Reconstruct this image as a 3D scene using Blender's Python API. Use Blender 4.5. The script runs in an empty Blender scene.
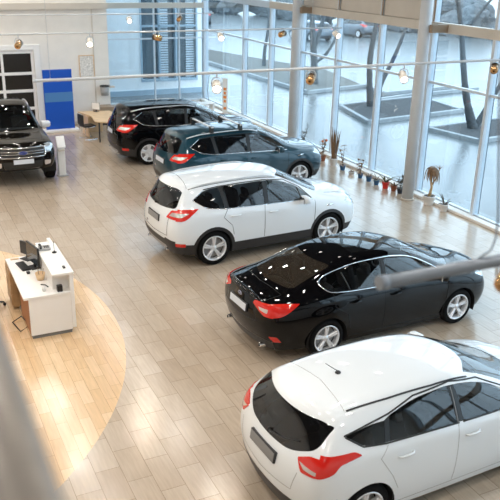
import bpy, bmesh, math, random
from math import sin, cos, pi, radians, sqrt
from mathutils import Vector, Matrix
from mathutils.bvhtree import BVHTree
from mathutils.interpolate import poly_3d_calc
random.seed(7)
SC = bpy.context.scene
COL = SC.collection

# ------------------------------------------------------------------ camera
CAM_H = 5.86
cam_d = bpy.data.cameras.new('camera')
cam = bpy.data.objects.new('camera', cam_d); COL.objects.link(cam); SC.camera = cam
cam_d.sensor_width = 36; cam_d.lens = 36*745.4/500
cam_d.clip_end = 500; cam_d.clip_start = 0.05
cam.matrix_world = (Matrix.Translation((0, 0, CAM_H)) @ Matrix.Rotation(radians(-26.12), 4, 'Z')
                    @ Matrix.Rotation(radians(90-21.33), 4, 'X') @ Matrix.Rotation(radians(1.32), 4, 'Z'))
cam_d.dof.use_dof = True; cam_d.dof.focus_distance = 13; cam_d.dof.aperture_fstop = 2.8

# ------------------------------------------------------------------ world, lights, exposure
SC.view_settings.view_transform = 'Standard'; SC.view_settings.look = 'None'
SC.view_settings.gamma = 1; SC.view_settings.exposure = 0.1
SC.view_settings.use_curve_mapping = False
W = bpy.data.worlds.new('overcast'); SC.world = W; W.use_nodes = True
_n = W.node_tree.nodes; _l = W.node_tree.links; _n.clear()
_o = _n.new('ShaderNodeOutputWorld'); _b = _n.new('ShaderNodeBackground')
_tc = _n.new('ShaderNodeTexCoord'); _sx = _n.new('ShaderNodeSeparateXYZ'); _r = _n.new('ShaderNodeValToRGB')
_r.color_ramp.elements[0].position = 0.0; _r.color_ramp.elements[0].color = (.66, .79, .90, 1)
_r.color_ramp.elements[1].position = 0.7; _r.color_ramp.elements[1].color = (.78, .90, 1.0, 1)
_l.new(_tc.outputs['Generated'], _sx.inputs[0]); _l.new(_sx.outputs['Z'], _r.inputs[0])
_l.new(_r.outputs[0], _b.inputs[0]); _b.inputs[1].default_value = 3.7
_l.new(_b.outputs[0], _o.inputs[0])

def area(name, loc, size, power, col, rot=(0, 0, 0), sizey=None):
    d = bpy.data.lights.new(name, 'AREA'); d.energy = power; d.color = col
    d.shape = 'RECTANGLE'; d.size = size; d.size_y = sizey or size
    o = bpy.data.objects.new(name, d); COL.objects.link(o); o.location = loc; o.rotation_euler = rot
    return o
CEIL = 7.6
LIGHT_SPOTS = [(x, y) for x in (-5.5, -2.5, .5, 3.5, 6.5, 9.5) for y in [.5+2.9*k for k in range(10)]]
for (x, y) in LIGHT_SPOTS:
    area('ceiling_lamp_light', (x, y, CEIL-.06), .26, (48 if x < 4 else 30) if x < 9 else 4, (1.0, .94, .86)).data.shape = 'DISK'

# ------------------------------------------------------------------ materials
def mat(name, col=(.8, .8, .8), rough=.5, metal=0, coat=0, spec=.5, trans=0, emit=None, es=0, alpha=1, bump=None):
    m = bpy.data.materials.new(name); m.use_nodes = True
    b = m.node_tree.nodes['Principled BSDF']
    b.inputs['Base Color'].default_value = (*col, 1); b.inputs['Roughness'].default_value = rough
    b.inputs['Metallic'].default_value = metal; b.inputs['Coat Weight'].default_value = coat
    b.inputs['Coat Roughness'].default_value = .03
    b.inputs['Specular IOR Level'].default_value = spec
    b.inputs['Transmission Weight'].default_value = trans
    if emit: b.inputs['Emission Color'].default_value = (*emit, 1); b.inputs['Emission Strength'].default_value = es
    N = m.node_tree.nodes; L = m.node_tree.links
    if bump:   # (scale, colour spread, bump)
        t = N.new('ShaderNodeTexCoord'); n = N.new('ShaderNodeTexNoise'); n.inputs['Scale'].default_value = bump[0]
        n.inputs['Detail'].default_value = 5
        L.new(t.outputs['Object'], n.inputs['Vector'])
        r = N.new('ShaderNodeValToRGB'); k = bump[1]
        r.color_ramp.elements[0].position = .3; r.color_ramp.elements[1].position = .7
        r.color_ramp.elements[0].color = (*[c*(1-k) for c in col], 1); r.color_ramp.elements[1].color = (*[min(1, c*(1+k)) for c in col], 1)
        L.new(n.outputs['Fac'], r.inputs[0]); L.new(r.outputs[0], b.inputs['Base Color'])
        if bump[2]:
            bp = N.new('ShaderNodeBump'); bp.inputs['Strength'].default_value = bump[2]; bp.inputs['Distance'].default_value = .02
            L.new(n.outputs['Fac'], bp.inputs['Height']); L.new(bp.outputs[0], b.inputs['Normal'])
    return m
def glass(name, tint=(1, 1, 1), opac=.0, gloss=(1, 1, 1), ior=1.5, base=(.01, .01, .012)):
    """thin pane: transparent with Fresnel reflection, opac = share of dark body"""
    m = bpy.data.materials.new(name); m.use_nodes = True; N = m.node_tree.nodes; L = m.node_tree.links; N.clear()
    o = N.new('ShaderNodeOutputMaterial'); t = N.new('ShaderNodeBsdfTransparent'); t.inputs[0].default_value = (*tint, 1)
    d = N.new('ShaderNodeBsdfDiffuse'); d.inputs[0].default_value = (*base, 1)
    g = N.new('ShaderNodeBsdfGlossy'); g.inputs[0].default_value = (*gloss, 1); g.inputs[1].default_value = .01
    m1 = N.new('ShaderNodeMixShader'); m1.inputs[0].default_value = opac
    f = N.new('ShaderNodeFresnel'); gm = N.new('ShaderNodeNewGeometry')
    ir = N.new('ShaderNodeMapRange'); ir.inputs['To Min'].default_value = ior; ir.inputs['To Max'].default_value = 1/ior   # same reflectance from both sides of the thin pane
    L.new(gm.outputs['Backfacing'], ir.inputs[0]); L.new(ir.outputs[0], f.inputs[0])
    m2 = N.new('ShaderNodeMixShader')
    L.new(t.outputs[0], m1.inputs[1]); L.new(d.outputs[0], m1.inputs[2])
    L.new(f.outputs[0], m2.inputs[0]); L.new(m1.outputs[0], m2.inputs[1]); L.new(g.outputs[0], m2.inputs[2])
    L.new(m2.outputs[0], o.inputs[0])
    return m

def floor_mat():
    m = bpy.data.materials.new('tile_floor'); m.use_nodes = True; N = m.node_tree.nodes; L = m.node_tree.links
    b = N['Principled BSDF']
    geo = N.new('ShaderNodeNewGeometry')
    def bricks(offx, offy, bw, rh, c1, c2, mort, ms):
        # texture X runs along world Y, texture Y along world X
        s = N.new('ShaderNodeSeparateXYZ'); L.new(geo.outputs['Position'], s.inputs[0])
        ax = N.new('ShaderNodeMath'); ax.operation = 'SUBTRACT'; L.new(s.outputs['Y'], ax.inputs[0]); ax.inputs[1].default_value = offy - 50*bw
        ay = N.new('ShaderNodeMath'); ay.operation = 'SUBTRACT'; L.new(s.outputs['X'], ay.inputs[0]); ay.inputs[1].default_value = offx - 100*rh
        c = N.new('ShaderNodeCombineXYZ'); L.new(ax.outputs[0], c.inputs[0]); L.new(ay.outputs[0], c.inputs[1])
        t = N.new('ShaderNodeTexBrick'); t.offset = .5; t.offset_frequency = 2
        t.inputs['Scale'].default_value = 1; t.inputs['Brick Width'].default_value = bw; t.inputs['Row Height'].default_value = rh
        t.inputs['Mortar Size'].default_value = ms; t.inputs['Mortar Smooth'].default_value = .3; t.inputs['Bias'].default_value = 0
        t.inputs['Color1'].default_value = (*c1, 1); t.inputs['Color2'].default_value = (*c2, 1); t.inputs['Mortar'].default_value = (*mort, 1)
        L.new(c.outputs[0], t.inputs['Vector'])
        return t, c
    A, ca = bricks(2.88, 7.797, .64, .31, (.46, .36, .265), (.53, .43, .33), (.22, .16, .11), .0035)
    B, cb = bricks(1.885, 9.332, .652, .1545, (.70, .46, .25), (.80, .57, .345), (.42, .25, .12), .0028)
    # grain along the tile
    mp = N.new('ShaderNodeMapping'); mp.inputs['Scale'].default_value = (2.2, 22, 1); L.new(ca.outputs[0], mp.inputs[0])
    n = N.new('ShaderNodeTexNoise'); n.inputs['Scale'].default_value = 1.3; n.inputs['Detail'].default_value = 6; L.new(mp.outputs[0], n.inputs['Vector'])
    gr = N.new('ShaderNodeMapRange'); gr.inputs['From Min'].default_value = .3; gr.inputs['From Max'].default_value = .7
    gr.inputs['To Min'].default_value = .90; gr.inputs['To Max'].default_value = 1.07; L.new(n.outputs['Fac'], gr.inputs[0])
    # disc mask
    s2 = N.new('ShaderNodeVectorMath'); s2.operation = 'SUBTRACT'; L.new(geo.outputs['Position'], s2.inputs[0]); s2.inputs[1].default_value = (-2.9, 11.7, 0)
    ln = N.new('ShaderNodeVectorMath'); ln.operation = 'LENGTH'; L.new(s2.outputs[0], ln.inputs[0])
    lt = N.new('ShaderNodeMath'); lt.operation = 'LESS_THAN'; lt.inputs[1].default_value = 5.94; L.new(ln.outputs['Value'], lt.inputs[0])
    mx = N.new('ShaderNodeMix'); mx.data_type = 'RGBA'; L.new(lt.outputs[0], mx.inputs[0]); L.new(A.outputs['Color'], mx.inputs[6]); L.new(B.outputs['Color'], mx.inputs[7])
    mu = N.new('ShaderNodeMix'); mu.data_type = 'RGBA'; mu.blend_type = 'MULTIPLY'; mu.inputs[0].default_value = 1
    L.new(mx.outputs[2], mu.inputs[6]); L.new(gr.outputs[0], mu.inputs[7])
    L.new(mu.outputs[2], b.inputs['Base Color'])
    b.inputs['Specular IOR Level'].default_value = .6; b.inputs['Coat Weight'].default_value = .5; b.inputs['Coat Roughness'].default_value = .22
    n2 = N.new('ShaderNodeTexNoise'); n2.inputs['Scale'].default_value = 5; L.new(ca.outputs[0], n2.inputs['Vector'])
    rr = N.new('ShaderNodeMapRange'); rr.inputs['To Min'].default_value = .12; rr.inputs['To Max'].default_value = .27; L.new(n2.outputs['Fac'], rr.inputs[0]); L.new(rr.outputs[0], b.inputs['Roughness'])
    bp = N.new('ShaderNodeBump'); bp.inputs['Strength'].default_value = .15; bp.inputs['Distance'].default_value = .004; bp.invert = True
    L.new(A.outputs['Fac'], bp.inputs['Height']); L.new(bp.outputs[0], b.inputs['Normal'])
    return m

M = {}
M['floor'] = floor_mat()
M['white_wall'] = mat('white_wall', (.82, .79, .74), .7, bump=(3, .03, .02))
M['ceiling'] = mat('ceiling_paint', (.09, .09, .09), .8, bump=(2, .03, .02))
M['alu'] = mat('painted_aluminium', (.60, .66, .72), .35, .1, bump=(6, .03, 0))
M['alu_dark'] = mat('dark_gasket', (.10, .13, .16), .5)
M['beige'] = mat('beige_panel', (.62, .57, .50), .6, bump=(2, .04, .02))
M['beige_dark'] = mat('beige_bracket', (.30, .22, .15), .5)
M['column'] = mat('column_paint', (.60, .62, .64), .45, bump=(3, .04, .02))
M['pane'] = glass('window_glass', (.86, .93, .97), .0)
M['asphalt'] = mat('wet_asphalt', (.145, .162, .168), .25, spec=.6, bump=(.35, .14, .05))
M['grass'] = mat('winter_grass', (.13, .13, .12), .95, bump=(6, .35, .4))
M['soil'] = mat('dark_soil', (.06, .063, .066), .9, bump=(9, .3, .5))
M['kerb'] = mat('pale_kerb', (.34, .365, .38), .8, bump=(8, .12, .2))
M['bark'] = mat('bark', (.09, .098, .105), .9, bump=(14, .35, .7))
M['chrome'] = mat('chrome', (.85, .86, .88), .12, 1)
M['silver'] = mat('silver_alloy', (.80, .81, .83), .3, .45)
M['bar_silver'] = mat('silver_bar', (.62, .63, .64), .35)
M['rubber'] = mat('tyre_rubber', (.006, .006, .006), .8, spec=.15, bump=(40, .2, .1))
M['black_plastic'] = mat('black_plastic', (.018, .018, .02), .45)
M['dark_void'] = mat('underbody', (.006, .006, .006), .8)
M['seat'] = mat('seat_fabric', (.035, .03, .028), .8, bump=(60, .3, .1))
M['white_paint'] = mat('white_paint', (.78, .82, .85), .3, 0, 1)
M['teal_paint'] = mat('teal_paint', (.004, .040, .062), .3, .2, 1, spec=.2)
M['black_paint'] = mat('black_paint', (.002, .002, .0025), .25, 0, 1, spec=0)
M['brown_paint'] = mat('black_brown_paint', (.006, .005, .004), .25, 0, 1, spec=0)
for _m in (M['black_paint'], M['brown_paint']): _m.node_tree.nodes['Principled BSDF'].inputs['Coat IOR'].default_value = 1.38
M['grey_paint'] = mat('grey_car_paint', (.12, .15, .18), .3, .3, 1)
M['car_glass'] = glass('tinted_car_glass', (.68, .76, .80), .06, ior=1.6)
M['dark_glass'] = glass('privacy_glass', (.30, .33, .34), .30, ior=1.6)
M['rear_glass'] = glass('sedan_rear_glass', (.38, .37, .35), .35, ior=1.6, base=(.07, .055, .04))
M['red_lens'] = mat('red_lens', (.62, .012, .006), .12, 0, 1, spec=.3)
M['clear_lens'] = mat('clear_lens', (.60, .52, .48), .1, .3, 1)
M['headlamp'] = mat('headlamp_lens', (.55, .60, .64), .08, .5, 1)
M['plate'] = mat('number_plate', (.66, .70, .76), .4)
M['plate_dark'] = mat('grey_plate', (.22, .22, .22), .35)
M['emblem'] = mat('blue_emblem', (.01, .03, .20), .2, .2, 1)
M['counter'] = mat('white_laminate', (.84, .82, .79), .35, bump=(4, .02, 0))
M['counter_in'] = mat('brown_laminate', (.33, .12, .04), .45, bump=(5, .15, 0))
M['wood'] = mat('light_wood', (.70, .50, .30), .45, bump=(5, .12, 0))
M['wood_dark'] = mat('warm_brown_wood', (.45, .27, .13), .45, bump=(5, .15, 0))
M['plinth'] = mat('grey_plinth', (.20, .20, .19), .5)
M['black'] = mat('black_satin', (.012, .012, .012), .4)
M['screen'] = mat('screen_back', (.05, .035, .025), .35)
M['screen_on'] = mat('screen_front', (.02, .03, .04), .08)
M['white'] = mat('white_plastic', (.85, .85, .84), .4)
M['grey'] = mat('grey_plastic', (.35, .35, .35), .4)
M['blue'] = mat('blue_banner', (.0, .085, .52), .5)
M['blue_pale'] = mat('pale_blue_stripe', (.07, .22, .50), .5)
M['bronze'] = mat('bronze_lamp', (.50, .30, .14), .25, .8)
M['rail'] = mat('white_track', (.50, .54, .58), .4, .1)
M['lamp_on'] = mat('lit_lamp', (1, 1, 1), .5, emit=(1, .93, .82), es=14)
M['lamp_white'] = mat('white_lamp_housing', (.72, .68, .62), .4)
M['orange'] = mat('orange_print', (.85, .25, .02), .5)
M['red_pot'] = mat('red_pot', (.70, .03, .02), .4)
M['blue_pot'] = mat('blue_pot', (.03, .12, .26), .35)
M['brown_pot'] = mat('terracotta_pot', (.30, .09, .04), .6)
M['dark_pot'] = mat('dark_blue_pot', (.02, .03, .05), .4)
M['white_pot'] = mat('white_pot', (.80, .78, .76), .4)
M['leaf_brown'] = mat('dry_leaf', (.20, .11, .05), .6, bump=(20, .4, 0))
M['leaf_dark'] = mat('dark_leaf', (.065, .05, .03), .5, bump=(20, .4, 0))
M['leaf_green'] = mat('olive_leaf', (.10, .10, .04), .5, bump=(20, .4, 0))
M['flower'] = mat('orange_flower', (.85, .16, .04), .6)
M['straw'] = mat('dry_trunk', (.55, .36, .18), .7, bump=(20, .3, 0))
M['steel'] = mat('brushed_handrail', (.20, .18, .16), .36, .5)
M['tube_grey'] = mat('grey_track', (.20, .235, .28), .35, .2)
M['facade'] = mat('pale_facade', (.95, .95, .95), .7, bump=(1.5, .05, 0))
M['facade_pane'] = mat('far_window', (.05, .08, .10), .12, 0)
M['gate_pane'] = mat('gate_pane', (.02, .018, .016), .15)
M['louvre'] = mat('louvre', (.62, .70, .76), .5)
M['panel_blue'] = mat('outer_window_frame', (.36, .47, .56), .5)
M['picture'] = mat('picture_print', (.72, .70, .66), .6, bump=(18, .3, 0))
M['hedge'] = mat('bare_thicket', (.12, .135, .145), .95, bump=(3, .4, .8))

# ------------------------------------------------------------------ object helpers
def link(o, parent=None):
    COL.objects.link(o)
    if parent: o.parent = parent
    return o
def obj(name, bm, m, parent=None, smooth=False, loc=None):
    me = bpy.data.meshes.new(name); bm.normal_update(); bm.to_mesh(me); bm.free()
    for x in (m if isinstance(m, (list, tuple)) else [m]): me.materials.append(x)
    if smooth:
        for p in me.polygons: p.use_smooth = True
        try: me.set_sharp_from_angle(angle=radians(40))
        except Exception: pass
    o = bpy.data.objects.new(name, me); link(o, parent)
    if loc: o.location = loc
    return o
def thing(name, label, cat, loc=(0, 0, 0), rz=0, group=None):
    o = bpy.data.objects.new(name, None); COL.objects.link(o); o.empty_display_size = .1
    o.location = loc; o.rotation_euler = (0, 0, rz); o['label'] = label; o['category'] = cat
    if group: o['group'] = group
    return o
def tag(o, label, cat, group=None, kind=None):
    o['label'] = label; o['category'] = cat
    if group: o['group'] = group
    if kind: o['kind'] = kind
    return o
def struct(name, bm, m, parent=None, smooth=False):
    o = obj(name, bm, m, parent, smooth)
    if not parent: o['kind'] = 'structure'
    return o
def box(bm, x0, x1, y0, y1, z0, z1, bevel=0, mi=0, mtx=None):
    r = bmesh.ops.create_cube(bm, size=1)
    T = Matrix.Translation(((x0+x1)/2, (y0+y1)/2, (z0+z1)/2)) @ Matrix.Diagonal((abs(x1-x0), abs(y1-y0), abs(z1-z0), 1))
    bmesh.ops.transform(bm, matrix=T, verts=r['verts'])
    vs = r['verts']
    if bevel:
        es = list({e for v in vs for e in v.link_edges})
        rr = bmesh.ops.bevel(bm, geom=es, offset=bevel, segments=2, affect='EDGES', profile=.5)
        vs = list({v for f in rr['faces'] for v in f.verts} | {v for v in vs if v.is_valid})
    if mtx is not None: bmesh.ops.transform(bm, matrix=mtx, verts=vs)
    if mi:
        for f in {f for v in vs for f in v.link_faces}: f.material_index = mi
    return vs
def B(*boxes, bevel=0):
    bm = bmesh.new()
    for b in boxes: box(bm, *b, bevel=bevel)
    return bm
def tube(bm, pts, r, n=8, caps=True, closed=False, mi=0):
    pts = [Vector(p) for p in pts]; N = len(pts); rings = []
    rs = r if isinstance(r, (list, tuple)) else [r]*N
    up = Vector((0, 0, 1)); prev = None
    for i, p in enumerate(pts):
        a = pts[(i-1) % N] if (closed or i > 0) else p; c = pts[(i+1) % N] if (closed or i < N-1) else p
        t = (c-a).normalized()
        if prev is None: q = up if abs(t.z) < .9 else Vector((1, 0, 0)); u = t.cross(q).normalized()
        else: u = (prev - t*prev.dot(t)).normalized()
        prev = u; w = t.cross(u)
        rings.append([bm.verts.new(p + (u*cos(2*pi*k/n) + w*sin(2*pi*k/n))*rs[i]) for k in range(n)])
    m = N if closed else N-1
    for i in range(m):
        A, Bq = rings[i], rings[(i+1) % N]
        for k in range(n):
            f = bm.faces.new((A[k], A[(k+1) % n], Bq[(k+1) % n], Bq[k])); f.material_index = mi; f.smooth = True
    if caps and not closed:
        f = bm.faces.new(rings[0][::-1]); f.material_index = mi; f = bm.faces.new(rings[-1]); f.material_index = mi
    return rings
def lathe(bm, prof, n=32, mtx=Matrix.Identity(4), mi=0, cap=True):
    """prof = [(r,z)...] about local z"""
    rings = []
    for (r, z) in prof:
        rings.append([bm.verts.new(mtx @ Vector((r*cos(2*pi*k/n), r*sin(2*pi*k/n), z))) for k in range(n)])
    for a, b in zip(rings, rings[1:]):
        for k in range(n):
            f = bm.faces.new((a[k], a[(k+1) % n], b[(k+1) % n], b[k])); f.material_index = mi; f.smooth = True
    if cap:
        for rg in (rings[0][::-1], rings[-1]):
            f = bm.faces.new(rg); f.material_index = mi
def copy_tree(o, parent=None, swap=None, skip=()):
    c = o.copy(); COL.objects.link(c)
    if parent: c.parent = parent
    if swap and c.type == 'MESH' and any(s.material in swap for s in c.material_slots):
        c.data = c.data.copy()
        for i, mm in enumerate(c.data.materials):
            if mm in swap: c.data.materials[i] = swap[mm]
    for ch in [x for x in o.children if x.name.split('.')[0] not in skip]: copy_tree(ch, c, swap, skip)
    return c

# ------------------------------------------------------------------ the room shell
XW, YB, YL, X0, Y0 = 12.74, 30.9, 27.6, -9.0, -4.0
struct('floor', B((X0, XW+.1, Y0, YB+.1, -.12, 0)), M['floor'])
struct('ceiling', B((X0, XW+.2, Y0, YB+.2, CEIL, CEIL+.2)), M['ceiling'])
struct('wall_left', B((X0-.2, X0, Y0, YL, 0, CEIL)), M['white_wall'])
struct('wall_front', B((X0-.2, XW+.2, Y0-.2, Y0, 0, CEIL)), M['white_wall'])
struct('wall_back', B((X0, 2.0, YL, YL+.2, 0, CEIL), (2.0, 4.86, YL, YL+.2, 2.70, CEIL), (4.86, 7.55, YL, YL+.2, 0, CEIL), (7.35, 7.55, YL+.2, YB+.1, 0, CEIL)), M['white_wall'])
struct('trim_1', B((4.86, 5.06, YL-.05, YL-.002, 0, 2.9), (2.0, 4.86, YL-.05, YL-.002, 2.72, 2.9), bevel=.008), M['white'])
struct('trim_2', B((X0+.02, 7.55, YL-.16, YL-.003, 4.08, 4.28)), M['beige'])
struct('trim_3', B((6.98, 7.02, YL-.02, YL-.002, 0, 4.08)), M['beige'])
struct('baseboard_back', B((5.08, 7.55, YL-.02, YL-.002, 0.002, .09)), M['beige'])
# sectional glazed gate
d = struct('door_1', B(*[(x, x+.09, YL+.02, YL+.10, 0, 2.70) for x in (2.0, 2.85, 3.72, 4.76)], *[(2.0, 4.86, YL+.015, YL+.095, z, z+.10) for z in (0.0, .62, 1.25, 1.86, 2.60)]), M['white'])
for zz in (.10, .72, 1.35, 1.96):
    for xx, x2 in ((2.09, 2.85), (2.94, 3.72), (3.81, 4.76)):
        obj('pane', B((xx, x2, YL+.05, YL+.065, zz, zz+(.64 if zz > 1.9 else .52))), M['gate_pane'], d)
# window wall on the right: one window per bay
MULL = [-3.9, -2.3, -.04, 2.2, 4.44, 6.68, 8.92, 11.16, 13.40, 15.64, 17.88, 20.12, 22.36, 24.60, 26.84, 30.9]
for i in range(len(MULL)-1):
    a, b = MULL[i], MULL[i+1]; last = i == len(MULL)-2
    bm = B((XW-.09, XW+.09, a-.045, a+.045, 0, CEIL), (XW-.05, XW+.05, a+.045, b-.045, 2.97, 3.03), (XW-.05, XW+.05, a+.045, b-.045, .0, .09))
    if last: box(bm, XW-.10, XW+.12, b-.11, b+.11, 0, CEIL)
    w = struct('window_%d' % (i+1), bm, M['alu'])
    obj('gasket', B((XW+.091, XW+.11, a-.05, a+.05, 0, CEIL)), M['alu_dark'], w)
    obj('pane', B((XW-.006, XW+.006, a+.046, b-.046, .091, 2.968)), M['pane'], w)
    obj('pane', B((XW-.006, XW+.006, a+.046, b-.046, 3.032, 4.258)), M['pane'], w)
    if not (15.0 < a < 22.0 or a > 22): obj('pane', B((XW-.006, XW+.006, a+.046, b-.046, 4.49, CEIL)), M['pane'], w)
    if a > 22.2: obj('pane', B((XW-.006, XW+.006, a+.046, b-.046, 4.49, CEIL)), M['pane'], w)
    if 15.0 < a < 22.0:
        obj('spandrel_panel', B((XW-.04, XW+.04, a+.05, b-.05, 4.49, 5.35)), M['beige'], w)
        obj('pane', B((XW-.006, XW+.006, a+.046, b-.046, 5.351, CEIL)), M['pane'], w)
        obj('gasket', B((XW-.10, XW-.091, a-.07, a-.01, 4.49, 5.35)), M['beige_dark'], w)
    o = struct('trim_%d' % (10+i), B((XW-.14, XW+.06, a+.002, b-.002, 4.26, 4.485)), M['beige'] if a < 23 else M['alu'])
struct('trim_4', B((XW-.30, XW-.095, Y0+.01, YB-.12, 0.001, .07), bevel=.008), M['white_wall'])
# back glazing
xs = [7.56, 10.41, 11.52, XW-.10]
for i in range(3):
    a, b = xs[i], xs[i+1]
    bm = B((a, a+.05, YB-.06, YB+.06, 0, CEIL), (a+.05, b, YB-.04, YB+.04, 2.63, 2.69), (a+.05, b, YB-.04, YB+.04, 0, .06))
    w = struct('window_%d' % (20+i), bm, M['alu'])
    obj('pane', B((a+.05, b, YB-.006, YB+.006, .061, 2.629)), M['pane'], w)
    obj('pane', B((a+.05, b, YB-.006, YB+.006, 2.691, 3.88)), M['pane'], w)
    obj('pane', B((a+.05, b, YB-.006, YB+.006, 4.10, CEIL)), M['pane'], w)
struct('trim_5', B((7.56, XW-.10, YB-.12, YB+.05, 3.88, 4.09)), M['beige'])
def column(x, y, label):
    t = thing('column', label, 'column', (x, y, 0), group=None)
    bm = bmesh.new(); lathe(bm, [(.15, 0), (.15, CEIL-.003)], 32); obj('shaft', bm, M['column'], t)
    bm = bmesh.new(); lathe(bm, [(.17, .002), (.17, .03), (.152, .045)], 32); obj('base_ring', bm, M['beige'], t)
    for s in (-1, 1):
        obj('bracket', B((.02, XW-x-.145, s*.20-.06, s*.20+.06, 4.28, 4.47), bevel=.01), M['beige_dark'], t)
    return t
column(12.08, 15.22, 'round grey column beside the potted dracaena, in front of the window wall')
column(12.20, 21.85, 'round grey column behind the hood of the teal SUV')
# balcony under the camera
struct('trim_6', B((-3.0, .03, Y0+.01, 6.0, 4.15, 4.35)), M['ceiling'])

# ------------------------------------------------------------------ outside
def ground():
    bm = bmesh.new()
    for (x0, x1, y0, y1) in ((XW+.1, 160, -60, 180), (-60, XW+.1, YB+.1, 180)):
        vs = [bm.verts.new(p) for p in ((x0, y0, -.12), (x1, y0, -.12), (x1, y1, -.12), (x0, y1, -.12))]; bm.faces.new(vs)
    return bm
struct('ground', ground(), M['asphalt'])
def bed(pts, label, name='planting_bed'):
    t = thing(name, label, 'planting bed', (pts[0][0], pts[0][1], -.12))
    P = [Vector((p[0]-pts[0][0], p[1]-pts[0][1], 0)) for p in pts]
    bm = bmesh.new(); n = len(P)
    lo = [bm.verts.new(p) for p in P]; hi = [bm.verts.new(p+Vector((0, 0, .10))) for p in P]
    for i in range(n): bm.faces.new((lo[i], lo[(i+1) % n], hi[(i+1) % n], hi[i]))
    bm.faces.new(hi); obj('soil', bm, M['soil'], t)
    bm = bmesh.new()
    for i in range(n):
        a, b = P[i], P[(i+1) % n]; d = (b-a); L_ = d.length; ang = math.atan2(d.y, d.x)
        box(bm, -.09, L_+.09, -.09, .09, -.02, .15, bevel=.015, mtx=Matrix.Translation(a) @ Matrix.Rotation(ang, 4, 'Z'))
    obj('kerb', bm, M['kerb'], t)
bed([(17.0, 24.3), (22.3, 25.0), (22.6, 28.4), (17.8, 27.7)], 'kerbed bed of dark soil around the forked tree')
bed([(18.5, 22.5), (18.9, 20.1), (23.0, 20.6), (22.6, 23.0)], 'kerbed bed of dark soil around the tree at the right edge')
def kerb(pts, label):
    bm = bmesh.new()
    for a, b in zip(pts, pts[1:]):
        a = Vector((*a, 0)); b = Vector((*b, 0)); d = b-a
        box(bm, -.08, d.length+.08, -.09, .09, -.12, .05, bevel=.015, mtx=Matrix.Translation(a) @ Matrix.Rotation(math.atan2(d.y, d.x), 4, 'Z'))
    return tag(obj('kerb', bm, M['kerb']), label, 'kerb')
kerb([(17.8, 44.0), (18.2, 31.2), (22.2, 32.1), (21.5, 29.7), (26.0, 30.2)], 'low pale kerb winding round the strip of dead grass')
kerb([(19.8, 27.0+1.2), (22.1, 26.2+2.6), (27.0, 29.4)], 'short pale kerb behind the bed of the forked tree')
g = bmesh.new(); gp = [(18.25, 31.4), (22.0, 32.2), (23.2, 38.0), (21.6, 44.0), (20.3, 50.0), (17.9, 50.0)]
lo = [g.verts.new((*p, -.12)) for p in gp]; hi = [g.verts.new((*p, -.03)) for p in gp]
for i in range(6): g.faces.new((lo[i], lo[(i+1) % 6], hi[(i+1) % 6], hi[i]))
g.faces.new(hi); tag(obj('grass_strip', g, M['grass']), 'strip of dead grass behind the winding kerb', 'grass', kind='stuff')
def tree(x, y, stems, label, z=-.12, seed=1):
    rnd = random.Random(seed); t = thing('bare_tree', label, 'tree', (x, y, z))
    bm = bmesh.new()
    def twig(p, d, ln, r, lev):
        pts = [p]; q = p.copy(); dd = d.copy()
        for k in range(4):
            dd = (dd+Vector((rnd.uniform(-.22, .22), rnd.uniform(-.22, .22), rnd.uniform(-.05, .15)))).normalized(); q = q+dd*ln/4; pts.append(q.copy())
        tube(bm, pts, [r*(1-.17*k) for k in range(5)], 6)
        if lev > 0:
            for k in range(3):
                i = rnd.choice((2, 3, 4)); e = (dd+Vector((rnd.uniform(-.9, .9), rnd.uniform(-.9, .9), rnd.uniform(-.1, .6)))).normalized()
                twig(pts[i], e, ln*.68, r*.55, lev-1)
    tr = bmesh.new()
    for st_ in stems:
        P = [Vector((a-x, b-y, c-z)) for a, b, c, r in st_]
        # refine with smooth interpolation
        Q = []; Rr = []; rs = [s_[3] for s_ in st_]
        for i in range(len(P)-1):
            for k in range(5):
                u = k/5; p0 = P[max(0, i-1)]; p1 = P[i]; p2 = P[i+1]; p3 = P[min(len(P)-1, i+2)]
                Q.append(.5*((2*p1)+(p2-p0)*u+(2*p0-5*p1+4*p2-p3)*u*u+(3*p1-p0-3*p2+p3)*u**3)); Rr.append((rs[i]*(1-u)+rs[i+1]*u)*rnd.uniform(.72, .84))
        Q.append(P[-1]); Rr.append(rs[-1])
        tube(tr, Q, Rr, 12)
        dd = (P[-1]-P[-2]).normalized()
        for k in range(4): twig(P[-1], (dd+Vector((rnd.uniform(-.8, .8), rnd.uniform(-.8, .8), rnd.uniform(0, .5)))).normalized(), 1.9, rs[-1]*.75, 3)
    o = obj('trunk', tr, M['bark'], t); obj('branches', bm, M['bark'], t)
tree(19.0, 27.1, [[(19.0, 27.1, -.12, .22), (18.86, 27.1, .9, .17), (18.78, 27.1, 2.0, .15), (18.95, 27.1, 3.4, .12), (19.3, 27.2, 4.9, .09)],
     [(19.1, 27.1, .1, .17), (19.5, 27.05, 1.1, .13), (19.93, 27.0, 2.0, .11), (20.3, 27.0, 2.9, .09), (20.9, 27.0, 4.6, .07)]], 'bare tree with a forked trunk in the kerbed bed', seed=3)
tree(20.22, 21.87, [[(20.2, 21.87, -.12, .26), (19.85, 21.9, .7, .19), (19.56, 21.9, 1.5, .16), (19.28, 21.9, 2.6, .14), (19.05, 21.9, 3.6, .12), (18.7, 21.9, 4.7, .10)],
     [(20.3, 21.9, .0, .16), (20.75, 21.8, .9, .12), (21.3, 21.7, 2.0, .10), (21.9, 21.6, 3.6, .08)], [(19.1, 21.9, 3.4, .08), (19.5, 21.6, 4.2, .07), (20.1, 21.4, 5.0, .05)]], 'bare tree at the right edge behind the lamp, in its own kerbed bed', seed=5)
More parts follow.
